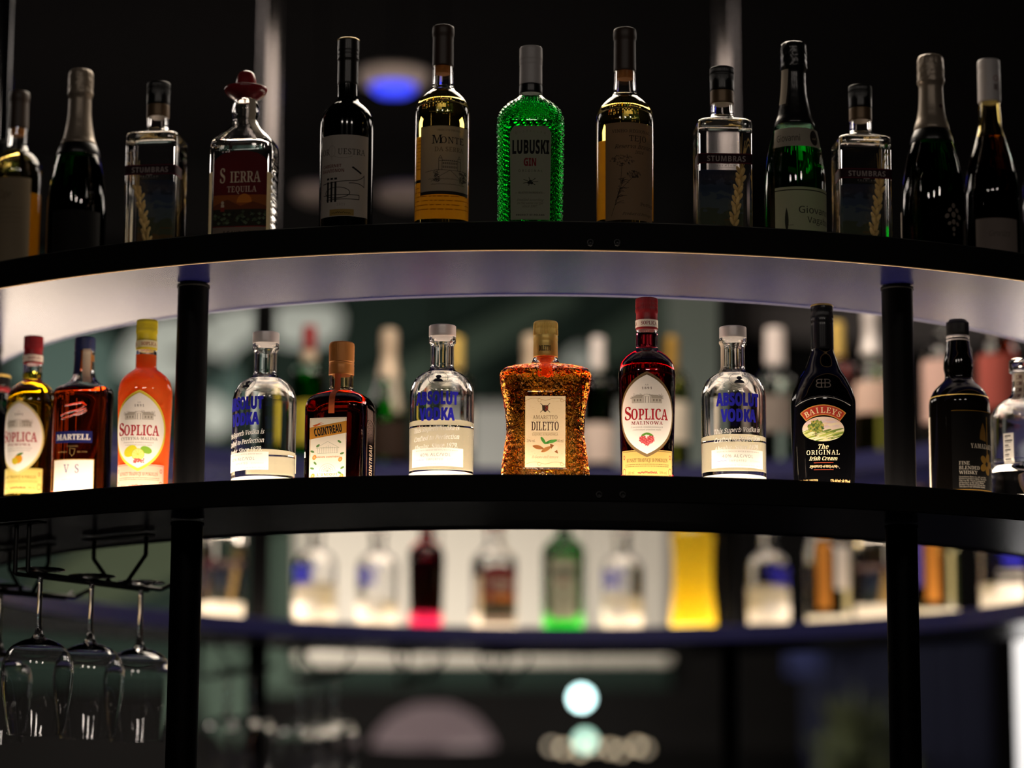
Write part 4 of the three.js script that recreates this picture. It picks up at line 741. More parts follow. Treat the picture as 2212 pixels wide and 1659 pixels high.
// ---------- bordeaux bottles
function wine({ name = 'white_wine_bottle', label: lb, px, top, s = 1, glass, liq, fill, capsule = M.brownFoil, capEnd = 86, opaque, screw, level = 'u' }) {
  const b = bottleBase({ name, label: lb, px, py: 330, level }), Y = (d) => top + d * s;
  const rows = b.conv([[Y(4), 20 * s], [Y(26), 20.5 * s], [Y(104), 22 * s], [Y(130), 23.5 * s], [Y(140), 28 * s], [Y(147), 37 * s], [Y(164), 52 * s], [Y(182), 58.3 * s], [Y(200), 59.2 * s], [Y(460), 58.6 * s]]);
  shellOf(b, rows, { fill: fill && b.H(Y(fill)), liquid: liq, glass, opaque, wall: 0.003, seg: 96 });
  cap(b, 'capsule', capRows(b, screw ? [[Y(0), 21 * s], [Y(1.5), 23.6 * s], [Y(28), 24 * s], [Y(29), 23.2 * s], [Y(33), 24 * s], [Y(36), 24 * s], [Y(37), 23.2 * s], [Y(42), 24 * s], [Y(46), 24 * s], [Y(48), 22.8 * s], [Y(100), 23 * s], [Y(101), 22 * s]] : [[Y(0), 20 * s], [Y(1.5), 22.6 * s], [Y(10), 24 * s], [Y(20), 23.8 * s], [Y(24), 22.4 * s], [Y(capEnd), 22.9 * s], [Y(capEnd + 1), 22.2 * s]]), capsule);
  if (!opaque && !screw) cap(b, 'cork', capRows(b, [[Y(4), 15.5 * s], [Y(100), 16.5 * s], [Y(103), 16 * s]]), M.cork);
  return { ...b, Y, m: (v) => b.W(v * s, 0.1) };
}
{
  const w = wine({ px: 955, top: 58, label: 'white wine bottle with cream castle label, between red wine and green gin', fill: 142, liq: liquid(0.8, 0.62, 0.2, 0.06), glass: tintGlass(0.88, 0.87, 0.6, 0.12) });
  const [c, x] = canvas(520, 640, '#c9bda4'); x.strokeStyle = '#4a4030'; x.lineWidth = 8; x.strokeRect(0, 0, 520, 640); x.fillStyle = '#3a3226'; x.fillRect(0, 610, 520, 30);
  put(x, 'PRODUCT OF PORTUGAL', 290, 44, 24, { color: '#6a5f4c', sx: 0.8 }); put(x, 'M', 172, 130, 112, { color: '#1c1812' }); put(x, 'ONTE', 322, 138, 84, { color: '#1c1812', gap: 3 }); put(x, 'DA SERRA', 292, 222, 56, { color: '#7a6a4e', gap: 2 });
  x.strokeStyle = '#3a3226'; x.lineWidth = 3; x.strokeRect(190, 330, 210, 86); for (const q of [190, 372]) { x.strokeRect(q, 306, 30, 110); x.beginPath(); x.moveTo(q, 306); x.lineTo(q + 15, 282); x.lineTo(q + 30, 306); x.stroke(); } for (let i = 0; i < 8; i++) { x.strokeRect(228 + i * 18, 346, 8, 14); x.strokeRect(228 + i * 18, 380, 8, 14); x.fillStyle = '#3a3226'; x.fillRect(224 + i * 18, 322, 9, 10); } x.beginPath(); x.moveTo(120, 520); x.lineTo(296, 416); x.lineTo(430, 520); x.stroke(); for (const [tx, ty] of [[170, 470], [420, 480], [460, 460]]) for (let i = 0; i < 40; i++) { x.beginPath(); x.arc(tx + (rnd() - 0.5) * 54, ty + (rnd() - 0.5) * 100, 4 + rnd() * 7, 0, 4); x.stroke(); } x.beginPath(); x.moveTo(60, 430); x.lineTo(190, 412); x.moveTo(400, 414); x.lineTo(500, 424); x.stroke();
  scribble(x, 90, 500, 380, 18, '#5a4e3a', 8, 2); scribble(x, 120, 548, 340, 16, '#5a4e3a', 13, 2);
  label(w, 'castle_label', 9 * D2R, w.m(120), w.H(419), w.H(272), paper(c, { transmission: 0.4 }), { nv: 20 });
  const [c2, x2] = canvas(520, 420, '#e2c684'); lines(x2, 20, 20, 480, 9, 18, '#8a6a2a', 3); x2.fillStyle = '#2a2014'; x2.fillRect(0, 220, 520, 14); lines(x2, 20, 260, 480, 6, 22, '#9a7a3a', 4);
  label(w, 'back_label', Math.PI, w.m(160), w.H(467), w.H(288), paper(c2, { transmission: 0.6, roughness: 1 }), { nv: 20 });
  B.monte = w.t;
}
{
  const w = wine({ px: 1350, top: 64, s: 1.05, label: 'white wine bottle with tan wildflower label, right of the green gin', fill: 136, liq: liquid(0.8, 0.62, 0.2, 0.06), glass: tintGlass(0.88, 0.87, 0.6, 0.12) });
  const [c, x] = canvas(460, 960, '#a58a6a'); put(x, 'VINHO REGIONAL', 240, 84, 44, { color: '#3a2c1e', gap: 2, sx: 0.85 }); put(x, 'TEJO', 290, 158, 78, { color: '#3a2c1e', sx: 0.9 }); put(x, 'Reserva Branco', 270, 236, 56, { ...SCRIPT, color: '#3a2c1e' }); put(x, '2024', 300, 292, 42, { ...SCRIPT, color: '#3a2c1e' });
  x.strokeStyle = '#33271b'; x.lineWidth = 3; const umbel = (cx, cy, r) => { for (let i = 0; i < 60; i++) { const a = rnd() * 6.3; x.beginPath(); x.arc(cx + r * Math.cos(a) * Math.sqrt(rnd()), cy + r * 0.55 * Math.sin(a) * Math.sqrt(rnd()), 5, 0, 5); x.stroke(); } };
  umbel(150, 370, 110); umbel(250, 510, 62); x.beginPath(); x.moveTo(150, 420); x.quadraticCurveTo(140, 640, 120, 700); x.quadraticCurveTo(90, 820, 60, 920); x.moveTo(240, 540); x.quadraticCurveTo(190, 600, 140, 660); x.stroke(); for (let i = 0; i < 44; i++) { const y0 = 560 + rnd() * 260, x0 = 140 - (y0 - 640) * 0.25; x.beginPath(); x.moveTo(x0, y0); x.quadraticCurveTo(x0 + 40 * (rnd() - 0.3), y0 - 30, x0 + 130 * (rnd() - 0.35), y0 - 40 + rnd() * 40); x.stroke(); }
  put(x, 'Portugal', 400, 800, 46, { color: '#3a2c1e' }); put(x, 'Product of Portugal', 300, 900, 36, { ...SCRIPT, color: '#4a3a28' });
  label(w, 'wildflower_label', 13 * D2R, w.m(112), w.H(474), w.H(266), paper(c, { transmission: 0.35 }), { nv: 24 });
  const [c2] = canvas(16, 16, '#e2c684'); label(w, 'back_label', Math.PI, w.m(120), w.H(466), w.H(296), paper(c2, { transmission: 0.6, roughness: 1 }), { nv: 10 });
  B.tejo = w.t;
}
{
  const w = wine({ px: 38, top: 200, s: 0.91, label: 'white wine bottle half cut by the shelf end, left of the champagne', fill: 142, liq: liquid(0.8, 0.62, 0.2, 0.06), glass: tintGlass(0.88, 0.87, 0.6, 0.12) });
  const [c, x] = canvas(400, 500, '#9c8c72'); put(x, 'Cape', 160, 90, 60, { ...SCRIPT, color: '#6a5c46' }); lines(x, 60, 160, 260, 4, 26, '#80725a', 3);
  label(w, 'tan_label', -16 * D2R, w.m(104), w.H(585), w.H(383), paper(c, { transmission: 0.2 }), { nv: 20 });
  const [c2] = canvas(16, 16, '#d8b870'); label(w, 'back_label', Math.PI, w.m(130), w.H(585), w.H(410), paper(c2, { transmission: 0.6, roughness: 1 }), { nv: 10 });
}
{
  const w = wine({ name: 'red_wine_bottle', px: 749, top: 86, s: 0.985, label: 'black red wine bottle with white trumpet label', opaque: true, glass: M.blackGlass, screw: true, capsule: phy(lin(0.012, 0.01, 0.009), 0.3) });
  cap(w, 'gold_top', capRows(w, [[85.4, 18], [85.8, 21], [87.5, 23.4], [89, 23.6]]), M.gold);
  const [c, x] = canvas(500, 760, '#bdb2a6'); put(x, 'OR', 64, 156, 74, { color: '#3c3530', sx: 0.9 }); put(x, 'UESTRA', 326, 158, 74, { color: '#3c3530', sx: 0.9, gap: 2 }); x.strokeStyle = '#8a8078'; x.lineWidth = 3; x.beginPath(); x.ellipse(134, 150, 34, 52, 0, 0, 7); x.moveTo(134, 60); x.lineTo(134, 230); x.moveTo(150, 190); x.quadraticCurveTo(220, 240, 330, 200); x.stroke();
  put(x, 'CABERNET', 130, 290, 42, { font: 'sans-serif', weight: 'bold', color: '#6a3830', sx: 0.95 }); put(x, 'SAUVIGNON', 140, 334, 42, { font: 'sans-serif', weight: 'bold', color: '#6a3830', sx: 0.95 });
  x.strokeStyle = '#16110e'; x.fillStyle = '#16110e'; x.lineWidth = 6; x.beginPath(); x.moveTo(30, 452); x.lineTo(300, 430); x.quadraticCurveTo(410, 430, 452, 372); x.lineTo(452, 480); x.quadraticCurveTo(400, 440, 300, 452); x.stroke(); for (let i = 0; i < 3; i++) { x.fillRect(84 + i * 40, 400, 26, 18); x.fillRect(86 + i * 40, 436, 20, 190); } x.beginPath(); x.ellipse(190, 540, 120, 50, 0, 0, 7); x.stroke(); x.beginPath(); x.moveTo(40, 560); x.lineTo(400, 560); x.lineTo(400, 600); x.lineTo(80, 604); x.stroke(); x.lineWidth = 16; x.beginPath(); x.moveTo(330, 300); x.lineTo(420, 356); x.stroke();
  put(x, '2021', 230, 650, 30, { color: '#8a8078', gap: 4 }); x.fillStyle = '#a08448'; x.fillRect(120, 694, 230, 60); scribble(x, 140, 730, 180, 26, '#2a2014', 31, 3);
  label(w, 'trumpet_label', -6 * D2R, w.m(117), w.H(466), w.H(292), paper(c, { transmission: 0.05 }), { nv: 20 });
  B.redwine = w.t;
}

// ---------- sparkling wine
function fizz({ name = 'sparkling_wine_bottle', label: lb, px, py = 350, top, s, foil, foilEnd, glass, fill = 150 }) {
  const b = bottleBase({ name, label: lb, px, py, level: 'u' }), Y = (d) => top + d * s;
  const rows = b.conv([[Y(14), 22 * s], [Y(62), 23 * s], [Y(100), 25.5 * s], [Y(130), 29.5 * s], [Y(160), 36 * s], [Y(190), 45.5 * s], [Y(224), 55 * s], [Y(256), 61.5 * s], [Y(290), 65.5 * s], [Y(330), 67 * s], [Y(460), 67 * s]]);
  shellOf(b, rows, { fill: b.H(Y(fill)), wall: 0.0035, glass, seg: 96 });
  const wob = (t, h) => 0.0007 * noise.noise(Math.cos(t) * 4, h * 160, Math.sin(t) * 4);
  const end = foilEnd, list = [[0, 21], [4, 26.5], [14, 28], [46, 28.4], [56, 29.2], [61, 27], [66, 25.4], [100, 26.6], [130, 30.6], [160, 37.1], [190, 46.6]].filter((q) => q[0] < end);
  const last = end > 130 ? 30.6 + (end - 130) * 0.26 : 27 + (end - 100) * 0.12; list.push([end, last], [end + 1, last - 1.4]);
  mesh('foil', loft(capRows(b, list.map(([d, w]) => [Y(d), w * s])), { seg: 72, step: 0.0025, relief: (t, h) => (h > b.H(Y(60)) ? wob(t, h) * 1.4 : wob(t, h) * 0.25) }), foil, b.t);
  return { ...b, Y, m: (v) => b.W(v * s, 0.1) };
}
{
  const w = fizz({ label: 'dark green champagne bottle with cream foil, between square vodka and leftmost white wine', px: 169, top: 153, s: 0.945, foil: M.champFoil, foilEnd: 170, glass: tintGlass(0.1, 0.4, 0.05, 0.0125) });
  cap(w, 'neck_collar', capRows(w, [[314, 39.5 * 0.945], [316, 42 * 0.945], [338, 46.5], [340, 45.6]]), M.blackCap);
  label(w, 'dark_label', 0, w.m(120), w.H(560), w.H(452), paper(canvas(16, 16, '#0d0b09')[0], { transmission: 0 }), {});
  B.champA = w.t;
}
{
  const w = fizz({ label: 'dark green champagne bottle with cream foil, beside the white capped bottle', px: 2014, top: 122, s: 1.02, foil: M.champFoil, foilEnd: 158, glass: tintGlass(0.1, 0.4, 0.05, 0.0125) });
  cap(w, 'neck_collar', capRows(w, [[284, 37.5], [286, 39.2], [310, 46.5], [312, 46]]), M.blackCap);
  { const [c, x] = canvas(120, 120); x.fillStyle = '#4a2a2a'; for (const a of [0, 1.57, 3.14, 4.71]) { x.beginPath(); x.arc(60 + 22 * Math.cos(a), 60 + 22 * Math.sin(a), 19, 0, 7); x.fill(); } mesh('foil_emblem', wrapPatch(capRows(w, [[225, 28], [250, 31]]), 0.72, w.m(14), w.H(242), w.H(230), { nu: 6, nv: 4, off: 0.0012 }), print(c), w.t); }
  const [c, x] = canvas(260, 460); x.fillStyle = '#7a6d62'; for (const [ex, ey, r] of [[130, 60, 28], [90, 110, 26], [170, 110, 26], [60, 180, 30], [200, 180, 30], [130, 160, 34], [130, 240, 30], [84, 260, 24], [176, 260, 24], [130, 320, 26], [130, 380, 18]]) { x.beginPath(); x.ellipse(ex, ey, r * 0.7, r, ex < 130 ? 0.5 : ex > 130 ? -0.5 : 0, 0, 7); x.fill(); }
  label(w, 'ornament_print', 38 * D2R, w.m(58), w.H(522), w.H(434), print(c), {});
  label(w, 'back_label', -100 * D2R, w.m(46), w.H(560), w.H(460), paper(canvas(16, 16, '#cbb9a6')[0]), {});
}
{
  const w = fizz({ label: 'green sparkling wine bottle with black foil and white neck label', px: 1717, top: 94, s: 0.99, foil: phy(lin(0.008, 0.008, 0.008), 0.25), foilEnd: 182, glass: tintGlass(0.03, 0.62, 0.16, 0.03), fill: 196 });
  { const [c, x] = canvas(640, 150, '#b5ab9a'); put(x, 'Giovanni', 190, 84, 74, { font: 'sans-serif', color: '#3a342c' }); x.fillStyle = '#2e2620'; x.beginPath(); x.arc(520, 74, 62, 0, 7); x.fill(); scribble(x, 486, 86, 70, 34, '#a89878', 3, 4); label(w, 'neck_label', 10 * D2R, w.m(118), w.H(318), w.H(276), paper(c), { off: 0.0009, nv: 12 }); }
  { const [c, x] = canvas(560, 520, '#c8c6a4'); x.fillStyle = '#2a2a1c'; x.fillRect(0, 26, 560, 10); x.fillStyle = '#39392a'; x.beginPath(); x.moveTo(110, 210); x.quadraticCurveTo(140, 330, 120, 440); x.lineTo(104, 440); x.quadraticCurveTo(84, 330, 110, 210); x.fill(); x.fillRect(100, 392, 70, 4); put(x, 'Giovanni', 210, 236, 96, { font: 'sans-serif', color: '#33332a', align: 'left' }); put(x, 'Vagabondo', 290, 336, 88, { font: 'sans-serif', color: '#33332a', align: 'left', sx: 0.9 }); label(w, 'main_label', 20 * D2R, w.m(140), w.H(512), w.H(404), paper(c, { transmission: 0.3 }), { nu: 50 }); }
  label(w, 'tax_strip', -44 * D2R, w.m(16), w.H(228), w.H(152), M.strip, { nu: 6, nv: 20, off: 0.004 });
  B.giov = w.t;
}
{ // dark slender bottle with a white capsule
  const b = bottleBase({ name: 'riesling_bottle', label: 'slender dark bottle with white capsule at the right end of the upper tier', px: 2140, py: 330, level: 'u' });
  shellOf(b, b.conv([[138, 21], [222, 22], [266, 25], [299, 33], [350, 47], [384, 53.5], [430, 57.5], [620, 58.5]]), { glass: tintGlass(0.32, 0.2, 0.02, 0.014), fill: b.H(300), wall: 0.003, seg: 96 });
  cap(b, 'white_capsule', capRows(b, [[132, 22.5], [134, 24], [150, 24.4], [151, 23.6], [153, 24.4], [156, 23.6], [158, 24.4], [222, 24.6], [223, 23.4]]), M.whiteCap);
  { const [c, x] = canvas(60, 260); x.strokeStyle = '#b07a74'; x.lineWidth = 6; x.beginPath(); x.arc(30, 120, 22, 0, 7); x.stroke(); x.fillStyle = '#8a7a78'; x.fillRect(10, 170, 40, 50); mesh('capsule_print', wrapPatch(capRows(b, [[150, 24.4], [222, 24.6]]), 0.62, b.W(14, 0.25), b.H(210), b.H(146), { nu: 6, nv: 4, off: 0.0003 }), print(c), b.t); }
  const [c, x] = canvas(460, 380, '#8d8078'); put(x, 'Gewürz', 250, 130, 70, { ...SCRIPT, color: '#6a5e56' }); label(b, 'grey_label', 12 * D2R, b.W(98), b.H(620), b.H(470), paper(c), {});
}
{ // green bottle cut by the right edge
  const b = bottleBase({ name: 'green_wine_bottle', label: 'green bottle cut by the right edge beside the white capped bottle', px: 2266, py: 420, level: 'u' });
  shellOf(b, b.conv([[168, 21], [262, 23], [300, 28], [360, 45], [410, 56], [460, 60], [640, 60]]), { glass: tintGlass(0.04, 0.4, 0.25, 0.03), fill: b.H(330), wall: 0.003, seg: 72 });
  cap(b, 'capsule', capRows(b, [[160, 22], [162, 24], [262, 25], [263, 24]]), M.brownFoil);
}

// ---------- tequila with sombrero cap
{
  const b = bottleBase({ name: 'tequila_bottle', label: 'clear tequila bottle with red sombrero cap and red label', px: 528, py: 340, level: 'u', turn: -14 * D2R });
  const k = 0.74, n = 5;
  const rows = b.conv([[214, 20], [220, 25], [232, 28.5], [242, 29.5], [254, 27.5], [263, 26], [268, 29.5], [272, 31], [280, 37, 0.95, 2.2], [290, 47, 0.85, 2.8], [300, 57, 0.8, 3.6], [312, 66, k, n], [322, 69, k, n], [340, 69.5, k, n], [560, 69.5, k, n]]);
  shellOf(b, rows, { fill: b.H(312), wall: 0.0035, seg: 160, step: 0.002, relief: (t, h, x) => (Math.abs(Math.sin(t)) > 0.93 && h < b.H(352) ? 0.0009 * Math.max(0, Math.sin(h * 560)) : 0) });
  cap(b, 'sombrero_cap', capRows(b, [[154, 4], [155, 9], [158, 14.5], [164, 18.5], [174, 21.5], [186, 23.5], [190, 26], [190.5, 43], [192, 46.8], [197, 46.4], [206, 41], [212, 33], [217, 24], [218, 20]]), M.redHat);
  label(b, 'tax_strip', 0.75, b.W(15), b.H(306), b.H(214), M.strip, { nu: 6, nv: 30, off: 0.002 });
  const [c, x] = canvas(560, 800, '#7c1a20'); x.fillStyle = '#b06a2a'; x.fillRect(0, 400, 560, 130); x.fillStyle = '#d8963a'; x.beginPath(); x.arc(330, 470, 80, Math.PI, 0); x.fill(); x.fillStyle = '#8a4a22'; x.beginPath(); x.moveTo(0, 500); x.lineTo(150, 440); x.lineTo(290, 500); x.lineTo(420, 460); x.lineTo(560, 500); x.lineTo(560, 540); x.lineTo(0, 540); x.fill(); x.fillStyle = '#3a3420'; x.fillRect(0, 530, 560, 150);
  for (let i = 0; i < 60; i++) { const q = rnd() * 560, y0 = 560 + rnd() * 110; x.strokeStyle = ['#5a6a4a', '#28301e', '#7a8a6a'][i % 3]; x.lineWidth = 4; for (let j = -3; j < 4; j++) { x.beginPath(); x.moveTo(q, y0); x.lineTo(q + j * 7, y0 - 30 + Math.abs(j) * 4); x.stroke(); } }
  x.fillStyle = '#d8cbb8'; x.beginPath(); x.arc(100, 470, 16, 0, 7); x.fill(); x.fillRect(84, 486, 34, 60); x.fillStyle = '#a33a2a'; x.fillRect(80, 510, 42, 40); x.fillStyle = '#98897a'; x.fillRect(0, 690, 560, 110); x.fillStyle = '#b03a34'; x.fillRect(240, 684, 320, 6);
  put(x, 'S', 96, 224, 190, { weight: 'bold', color: '#d9cdbc', sx: 0.58, stroke: '#4a0e12', sw: 6 }); put(x, 'IERRA', 334, 238, 140, { weight: 'bold', color: '#d9cdbc', sx: 0.72, stroke: '#4a0e12', sw: 5 }); put(x, 'TEQUILA', 300, 348, 74, { weight: 'bold', color: '#d9cdbc', gap: 3, sx: 0.86 }); put(x, 'AGAVE AZUL', 290, 748, 62, { font: 'sans-serif', weight: 'bold', color: '#5a4a42', gap: 5, sx: 0.9 });
  const arch = (v) => (v > 0.86 ? Math.max(0.25, Math.sqrt(Math.max(0, 1 - ((v - 0.86) / 0.14) ** 2 * 0.93))) : 1);
  label(b, 'red_label', 5 * D2R, b.W(116), b.H(516), b.H(327), paper(c, { transmission: 0.45 }), { shape: arch, nv: 40 });
  label(b, 'back_label', Math.PI, b.W(110), b.H(505), b.H(366), paper(canvas(16, 16, '#d3cbb4')[0], { transmission: 0.5, roughness: 1 }), { nv: 8 });
  B.sierra = b.t;
}

// ---------- green gin
{
  const b = bottleBase({ name: 'gin_bottle', label: 'emerald green gin bottle with raised fern pattern and white cap', px: 1146, py: 330, level: 'u' });
  const k = 0.72, n = 2.8;
  const rows = b.conv([[150, 22], [200, 23.5], [208, 25, 0.97], [216, 33, 0.9], [228, 49, 0.8, 2.4], [243, 63, k, n], [258, 69.5, k, n], [275, 71, k, n], [400, 70, k, n], [560, 68.5, k, n]]);
  const fern = (t, h, x, z) => {
    const front = z > 0.02 && Math.abs(x) < b.W(47) && h < b.H(268); if (front) return 0;
    if (h > b.H(218)) return 0; const sh = h > b.H(272), u = sh ? Math.atan2(x, z) * 26 + h * 500 : h * 900 - Math.abs(Math.abs(x) - b.W(58)) * 900, w = sh ? h * 900 : x * 1400;
    const q = Math.sin(u) * Math.sin(w + 1.5 * noise.noise(x * 180, h * 180, z * 180)); return q > 0.1 ? 0.0022 * (q - 0.1) : 0;
  };
  shellOf(b, rows, { fill: b.H(214), wall: 0.0035, seg: 260, step: 0.0012, relief: fern, liquid: liquid(0.016, 0.64, 0.14, 0.028), glass: tintGlass(0.3, 0.95, 0.5, 0.06) });
  cap(b, 'white_cap', capRows(b, [[104, 23], [106, 24.6], [132, 25], [133, 24], [134, 24.8], [142, 24.8], [143.5, 24], [146, 24.4], [184, 24.6], [185, 24]]), M.whiteCap);
  cap(b, 'black_band', capRows(b, [[185, 24], [186, 25], [204, 25.2], [205, 24.2]]), M.blackCap);
  const [c, x] = canvas(440, 1020, '#a9a892'); x.strokeStyle = '#7a7c62'; x.lineWidth = 4; x.strokeRect(8, 8, 424, 1004); 'DISTILLED'.split('').forEach((ch, i) => put(x, ch, 80 + i * 35, 80 - 22 * Math.sin((i + 0.5) / 9 * Math.PI), 30, { font: 'sans-serif', color: '#86886e' }));
  put(x, 'LUBUSKI', 220, 232, 178, { font: 'sans-serif', weight: 'bold', color: '#100f0c', sx: 0.5, sy: 1.15, stroke: '#100f0c', sw: 6 }); put(x, 'GIN', 216, 396, 110, { font: 'sans-serif', weight: 'bold', color: '#8a1f26', sx: 0.62, sy: 1.05, stroke: '#8a1f26', sw: 4 }); put(x, 'ORIGINAL', 220, 490, 34, { font: 'sans-serif', color: '#4a4a3c', gap: 12 });
  x.strokeStyle = '#2c3420'; x.lineWidth = 4; for (let i = 0; i < 26; i++) { const a = i * 0.9; x.beginPath(); x.moveTo(220, 612); x.lineTo(220 + 76 * Math.cos(a), 606 + 46 * Math.sin(a)); x.stroke(); } x.fillStyle = '#22261a'; for (const [q, r] of [[206, 620], [232, 624], [220, 604]]) { x.beginPath(); x.arc(q, r, 15, 0, 7); x.fill(); }
  put(x, '— SELECTED INGREDIENTS —', 220, 728, 26, { font: 'sans-serif', weight: 'bold', color: '#5a5a48', sx: 0.8 }); ['Distilled according', 'to the same recipe', 'since 1987.'].forEach((s, i) => put(x, s, 220, 806 + i * 34, 34, { ...SCRIPT, color: '#6a6a56' })); put(x, 'PRODUCT OF POLAND', 220, 968, 25, { font: 'sans-serif', weight: 'bold', color: '#2c2c22', sx: 0.95, gap: 2 });
  const taper = (v) => (v > 0.93 ? 0.93 - (v - 0.93) * 2.6 : 0.87 + 0.065 * v);
  label(b, 'white_label', 0, b.W(96), b.H(474), b.H(273), paper(c, { transmission: 0.25 }), { shape: taper, nv: 30 });
  B.gin = b.t;
}

// ================================================================= far side of the ring: copies of the bottles above, a few kinds of their own
function farSpot(px, level, r = 1.09) { const top = level === 'u' ? UP_TOP : LO_TOP, p = onCylinder(px, level === 'u' ? 960 : 1300, r, true); p.y = top + 0.0003; return p; }
const faceCam = (p) => Math.atan2(camera.position.x - p.x, camera.position.z - p.z);
function farCopy(src, px, level, label, turn = 0, heel, r) { const p = farSpot(px, level, r); const t = copyOf(src, label, p, faceCam(p) + turn, level === 'u' ? 'bottles on the far side of the upper tier' : 'bottles on the far side of the lower tier'); const old = t.children.find((c) => c.name === 'thick_base'); if (old) t.remove(old); if (level === 'l') heavyBase(t, heel || [0.92, 0.9, 0.84], 0.034, src); return t; }
function farRound(name, lab, px, level, rows, o) {      // rows [h, r] from the base up, capped by o.caps
  const p = farSpot(px, level, o.r), t = thing(name, lab, 'bottle', p, faceCam(p) + (o.turn || 0), level === 'u' ? 'bottles on the far side of the upper tier' : 'bottles on the far side of the lower tier');
  const b = { t }; shellOf(b, rows.map(([h, a, k = 1, n = 2]) => [h, a, a * k, n]), { seg: 56, step: 0.004, wall: 0.003, ...o });
  for (const [nm, list, m] of o.caps || []) cap(b, nm, list, m, { seg: 40 });
  for (const [nm, t0, w, h0, h1, m] of o.labels || []) label(b, nm, t0, w, h0, h1, m, { nu: 20, nv: 6 });
  return t;
}
const flat = (hex, o) => paper(canvas(16, 16, hex)[0], o);
const bordeaux = [[0.012, 0.0372], [0.19, 0.0372], [0.205, 0.034], [0.216, 0.025], [0.226, 0.0165], [0.24, 0.0148], [0.296, 0.0135]];
const capsule = (h0 = 0.22, h1 = 0.3) => [[h0, 0.0145], [h0 + 0.001, 0.0152], [h1 - 0.016, 0.0148], [h1 - 0.012, 0.0155], [h1 - 0.002, 0.015], [h1, 0.013]];
const champ = [[0.012, 0.043], [0.1, 0.043], [0.14, 0.039], [0.18, 0.029], [0.22, 0.0195], [0.26, 0.0158], [0.305, 0.0145]];
const champFoil = [[0.2, 0.0245], [0.2015, 0.025], [0.23, 0.0195], [0.262, 0.0168], [0.268, 0.019], [0.29, 0.0185], [0.305, 0.0175], [0.309, 0.013]];
const greenGl = tintGlass(0.03, 0.5, 0.1, 0.03), darkGl = tintGlass(0.12, 0.3, 0.05, 0.02), paleGl = tintGlass(0.62, 0.78, 0.5, 0.08);
// upper tier
farRound('herb_wine_bottle', 'green bottle with red capsule on the far upper tier', 664, 'u', bordeaux.map(([h, r]) => [h, r * 1.06]), { glass: greenGl, fill: 0.2, caps: [['capsule', capsule(0.245, 0.302), M.redCap], ['neck_tag', [[0.222, 0.017], [0.223, 0.0178], [0.244, 0.0165], [0.245, 0.0158]], M.creamFoil]], labels: [['yellow_label', 0, 0.09, 0.04, 0.13, flat('#c8b83c')]] });
farRound('sparkling_wine_bottle', 'sparkling wine bottle with cream foil and trailing paper strip on the far upper tier', 838, 'u', champ, { glass: greenGl, fill: 0.2, caps: [['foil', champFoil, M.creamFoil]], labels: [['dark_label', 0, 0.1, 0.02, 0.1, flat('#2a1c14', { transmission: 0 })], ['tax_strip', 0.5, 0.018, 0.12, 0.2, M.strip]] });
farRound('white_wine_bottle', 'white wine bottle with gold capsule behind the middle clear vodka', 984, 'u', bordeaux, { glass: paleGl, fill: 0.22, liquid: liquid(0.7, 0.62, 0.2, 0.06), caps: [['capsule', capsule(0.226, 0.3), M.gold]], labels: [['white_label', 0, 0.1, 0.05, 0.14, flat('#e6dfd0')]] });
farRound('sparkling_wine_bottle', 'sparkling wine bottle with cream foil behind the amaretto flask', 1146, 'u', champ, { glass: darkGl, fill: 0.2, caps: [['foil', champFoil, M.creamFoil]], labels: [['cream_label', 0, 0.1, 0.03, 0.11, flat('#d8cfbc')]] });
farRound('white_wine_bottle', 'dark green wine bottle with white capsule and pale label behind the amaretto flask', 1291, 'u', bordeaux, { glass: darkGl, fill: 0.22, caps: [['capsule', capsule(0.228, 0.302), std(lin(0.8, 0.74, 0.72), 0.4)]], labels: [['pale_label', 0, 0.11, 0.02, 0.105, flat('#e8d6cc')]] });
farRound('white_wine_bottle', 'white wine bottle with gold capsule beside the red raspberry vodka', 1452, 'u', bordeaux, { glass: paleGl, fill: 0.22, liquid: liquid(0.7, 0.6, 0.16, 0.05), caps: [['capsule', capsule(0.22, 0.298), std(lin(0.5, 0.3, 0.06), 0.35, { metalness: 0.6 })]], labels: [['white_label', 0, 0.1, 0.06, 0.15, flat('#e6dccb')]] });
farRound('gin_bottle', 'pale aqua gin bottle with tall white cap on the far upper tier', 1676, 'u', [[0.012, 0.041], [0.16, 0.041], [0.19, 0.037], [0.205, 0.028], [0.218, 0.02], [0.23, 0.0185], [0.29, 0.0175]], { glass: tintGlass(0.7, 0.86, 0.8, 0.09), fill: 0.19, caps: [['white_cap', [[0.222, 0.0205], [0.223, 0.0215], [0.298, 0.0205], [0.301, 0.019]], std(lin(0.78, 0.7, 0.68), 0.4)]], labels: [['grey_label', 0, 0.085, 0.07, 0.15, flat('#8d837c')]] });
farRound('rose_wine_bottle', 'rosé bottle with gold capsule behind the cream liqueur', 1812, 'u', bordeaux, { glass: tintGlass(0.7, 0.2, 0.2, 0.06), fill: 0.22, caps: [['capsule', capsule(0.22, 0.3), M.gold]] });
farRound('sparkling_wine_bottle', 'yellow sparkling wine bottle with pink label left of the right post', 1886, 'u', champ, { glass: tintGlass(0.75, 0.7, 0.2, 0.06), fill: 0.21, caps: [['foil', champFoil.map(([h, r]) => [h + 0.02, r]), M.silver]], labels: [['pink_label', 0, 0.1, 0.09, 0.16, flat('#e3c4b4')]] });
farRound('tonic_bottle', 'clear bottle with pink label behind the black whisky', 2046, 'u', [[0.012, 0.05], [0.17, 0.05], [0.2, 0.045], [0.225, 0.026], [0.24, 0.018], [0.28, 0.017]], { fill: 0.2, caps: [['cap', [[0.27, 0.018], [0.271, 0.0195], [0.292, 0.0195], [0.294, 0.018]], M.silver]], labels: [['pink_label', -0.35, 0.09, 0.05, 0.18, flat('#e8c3b8')]] });
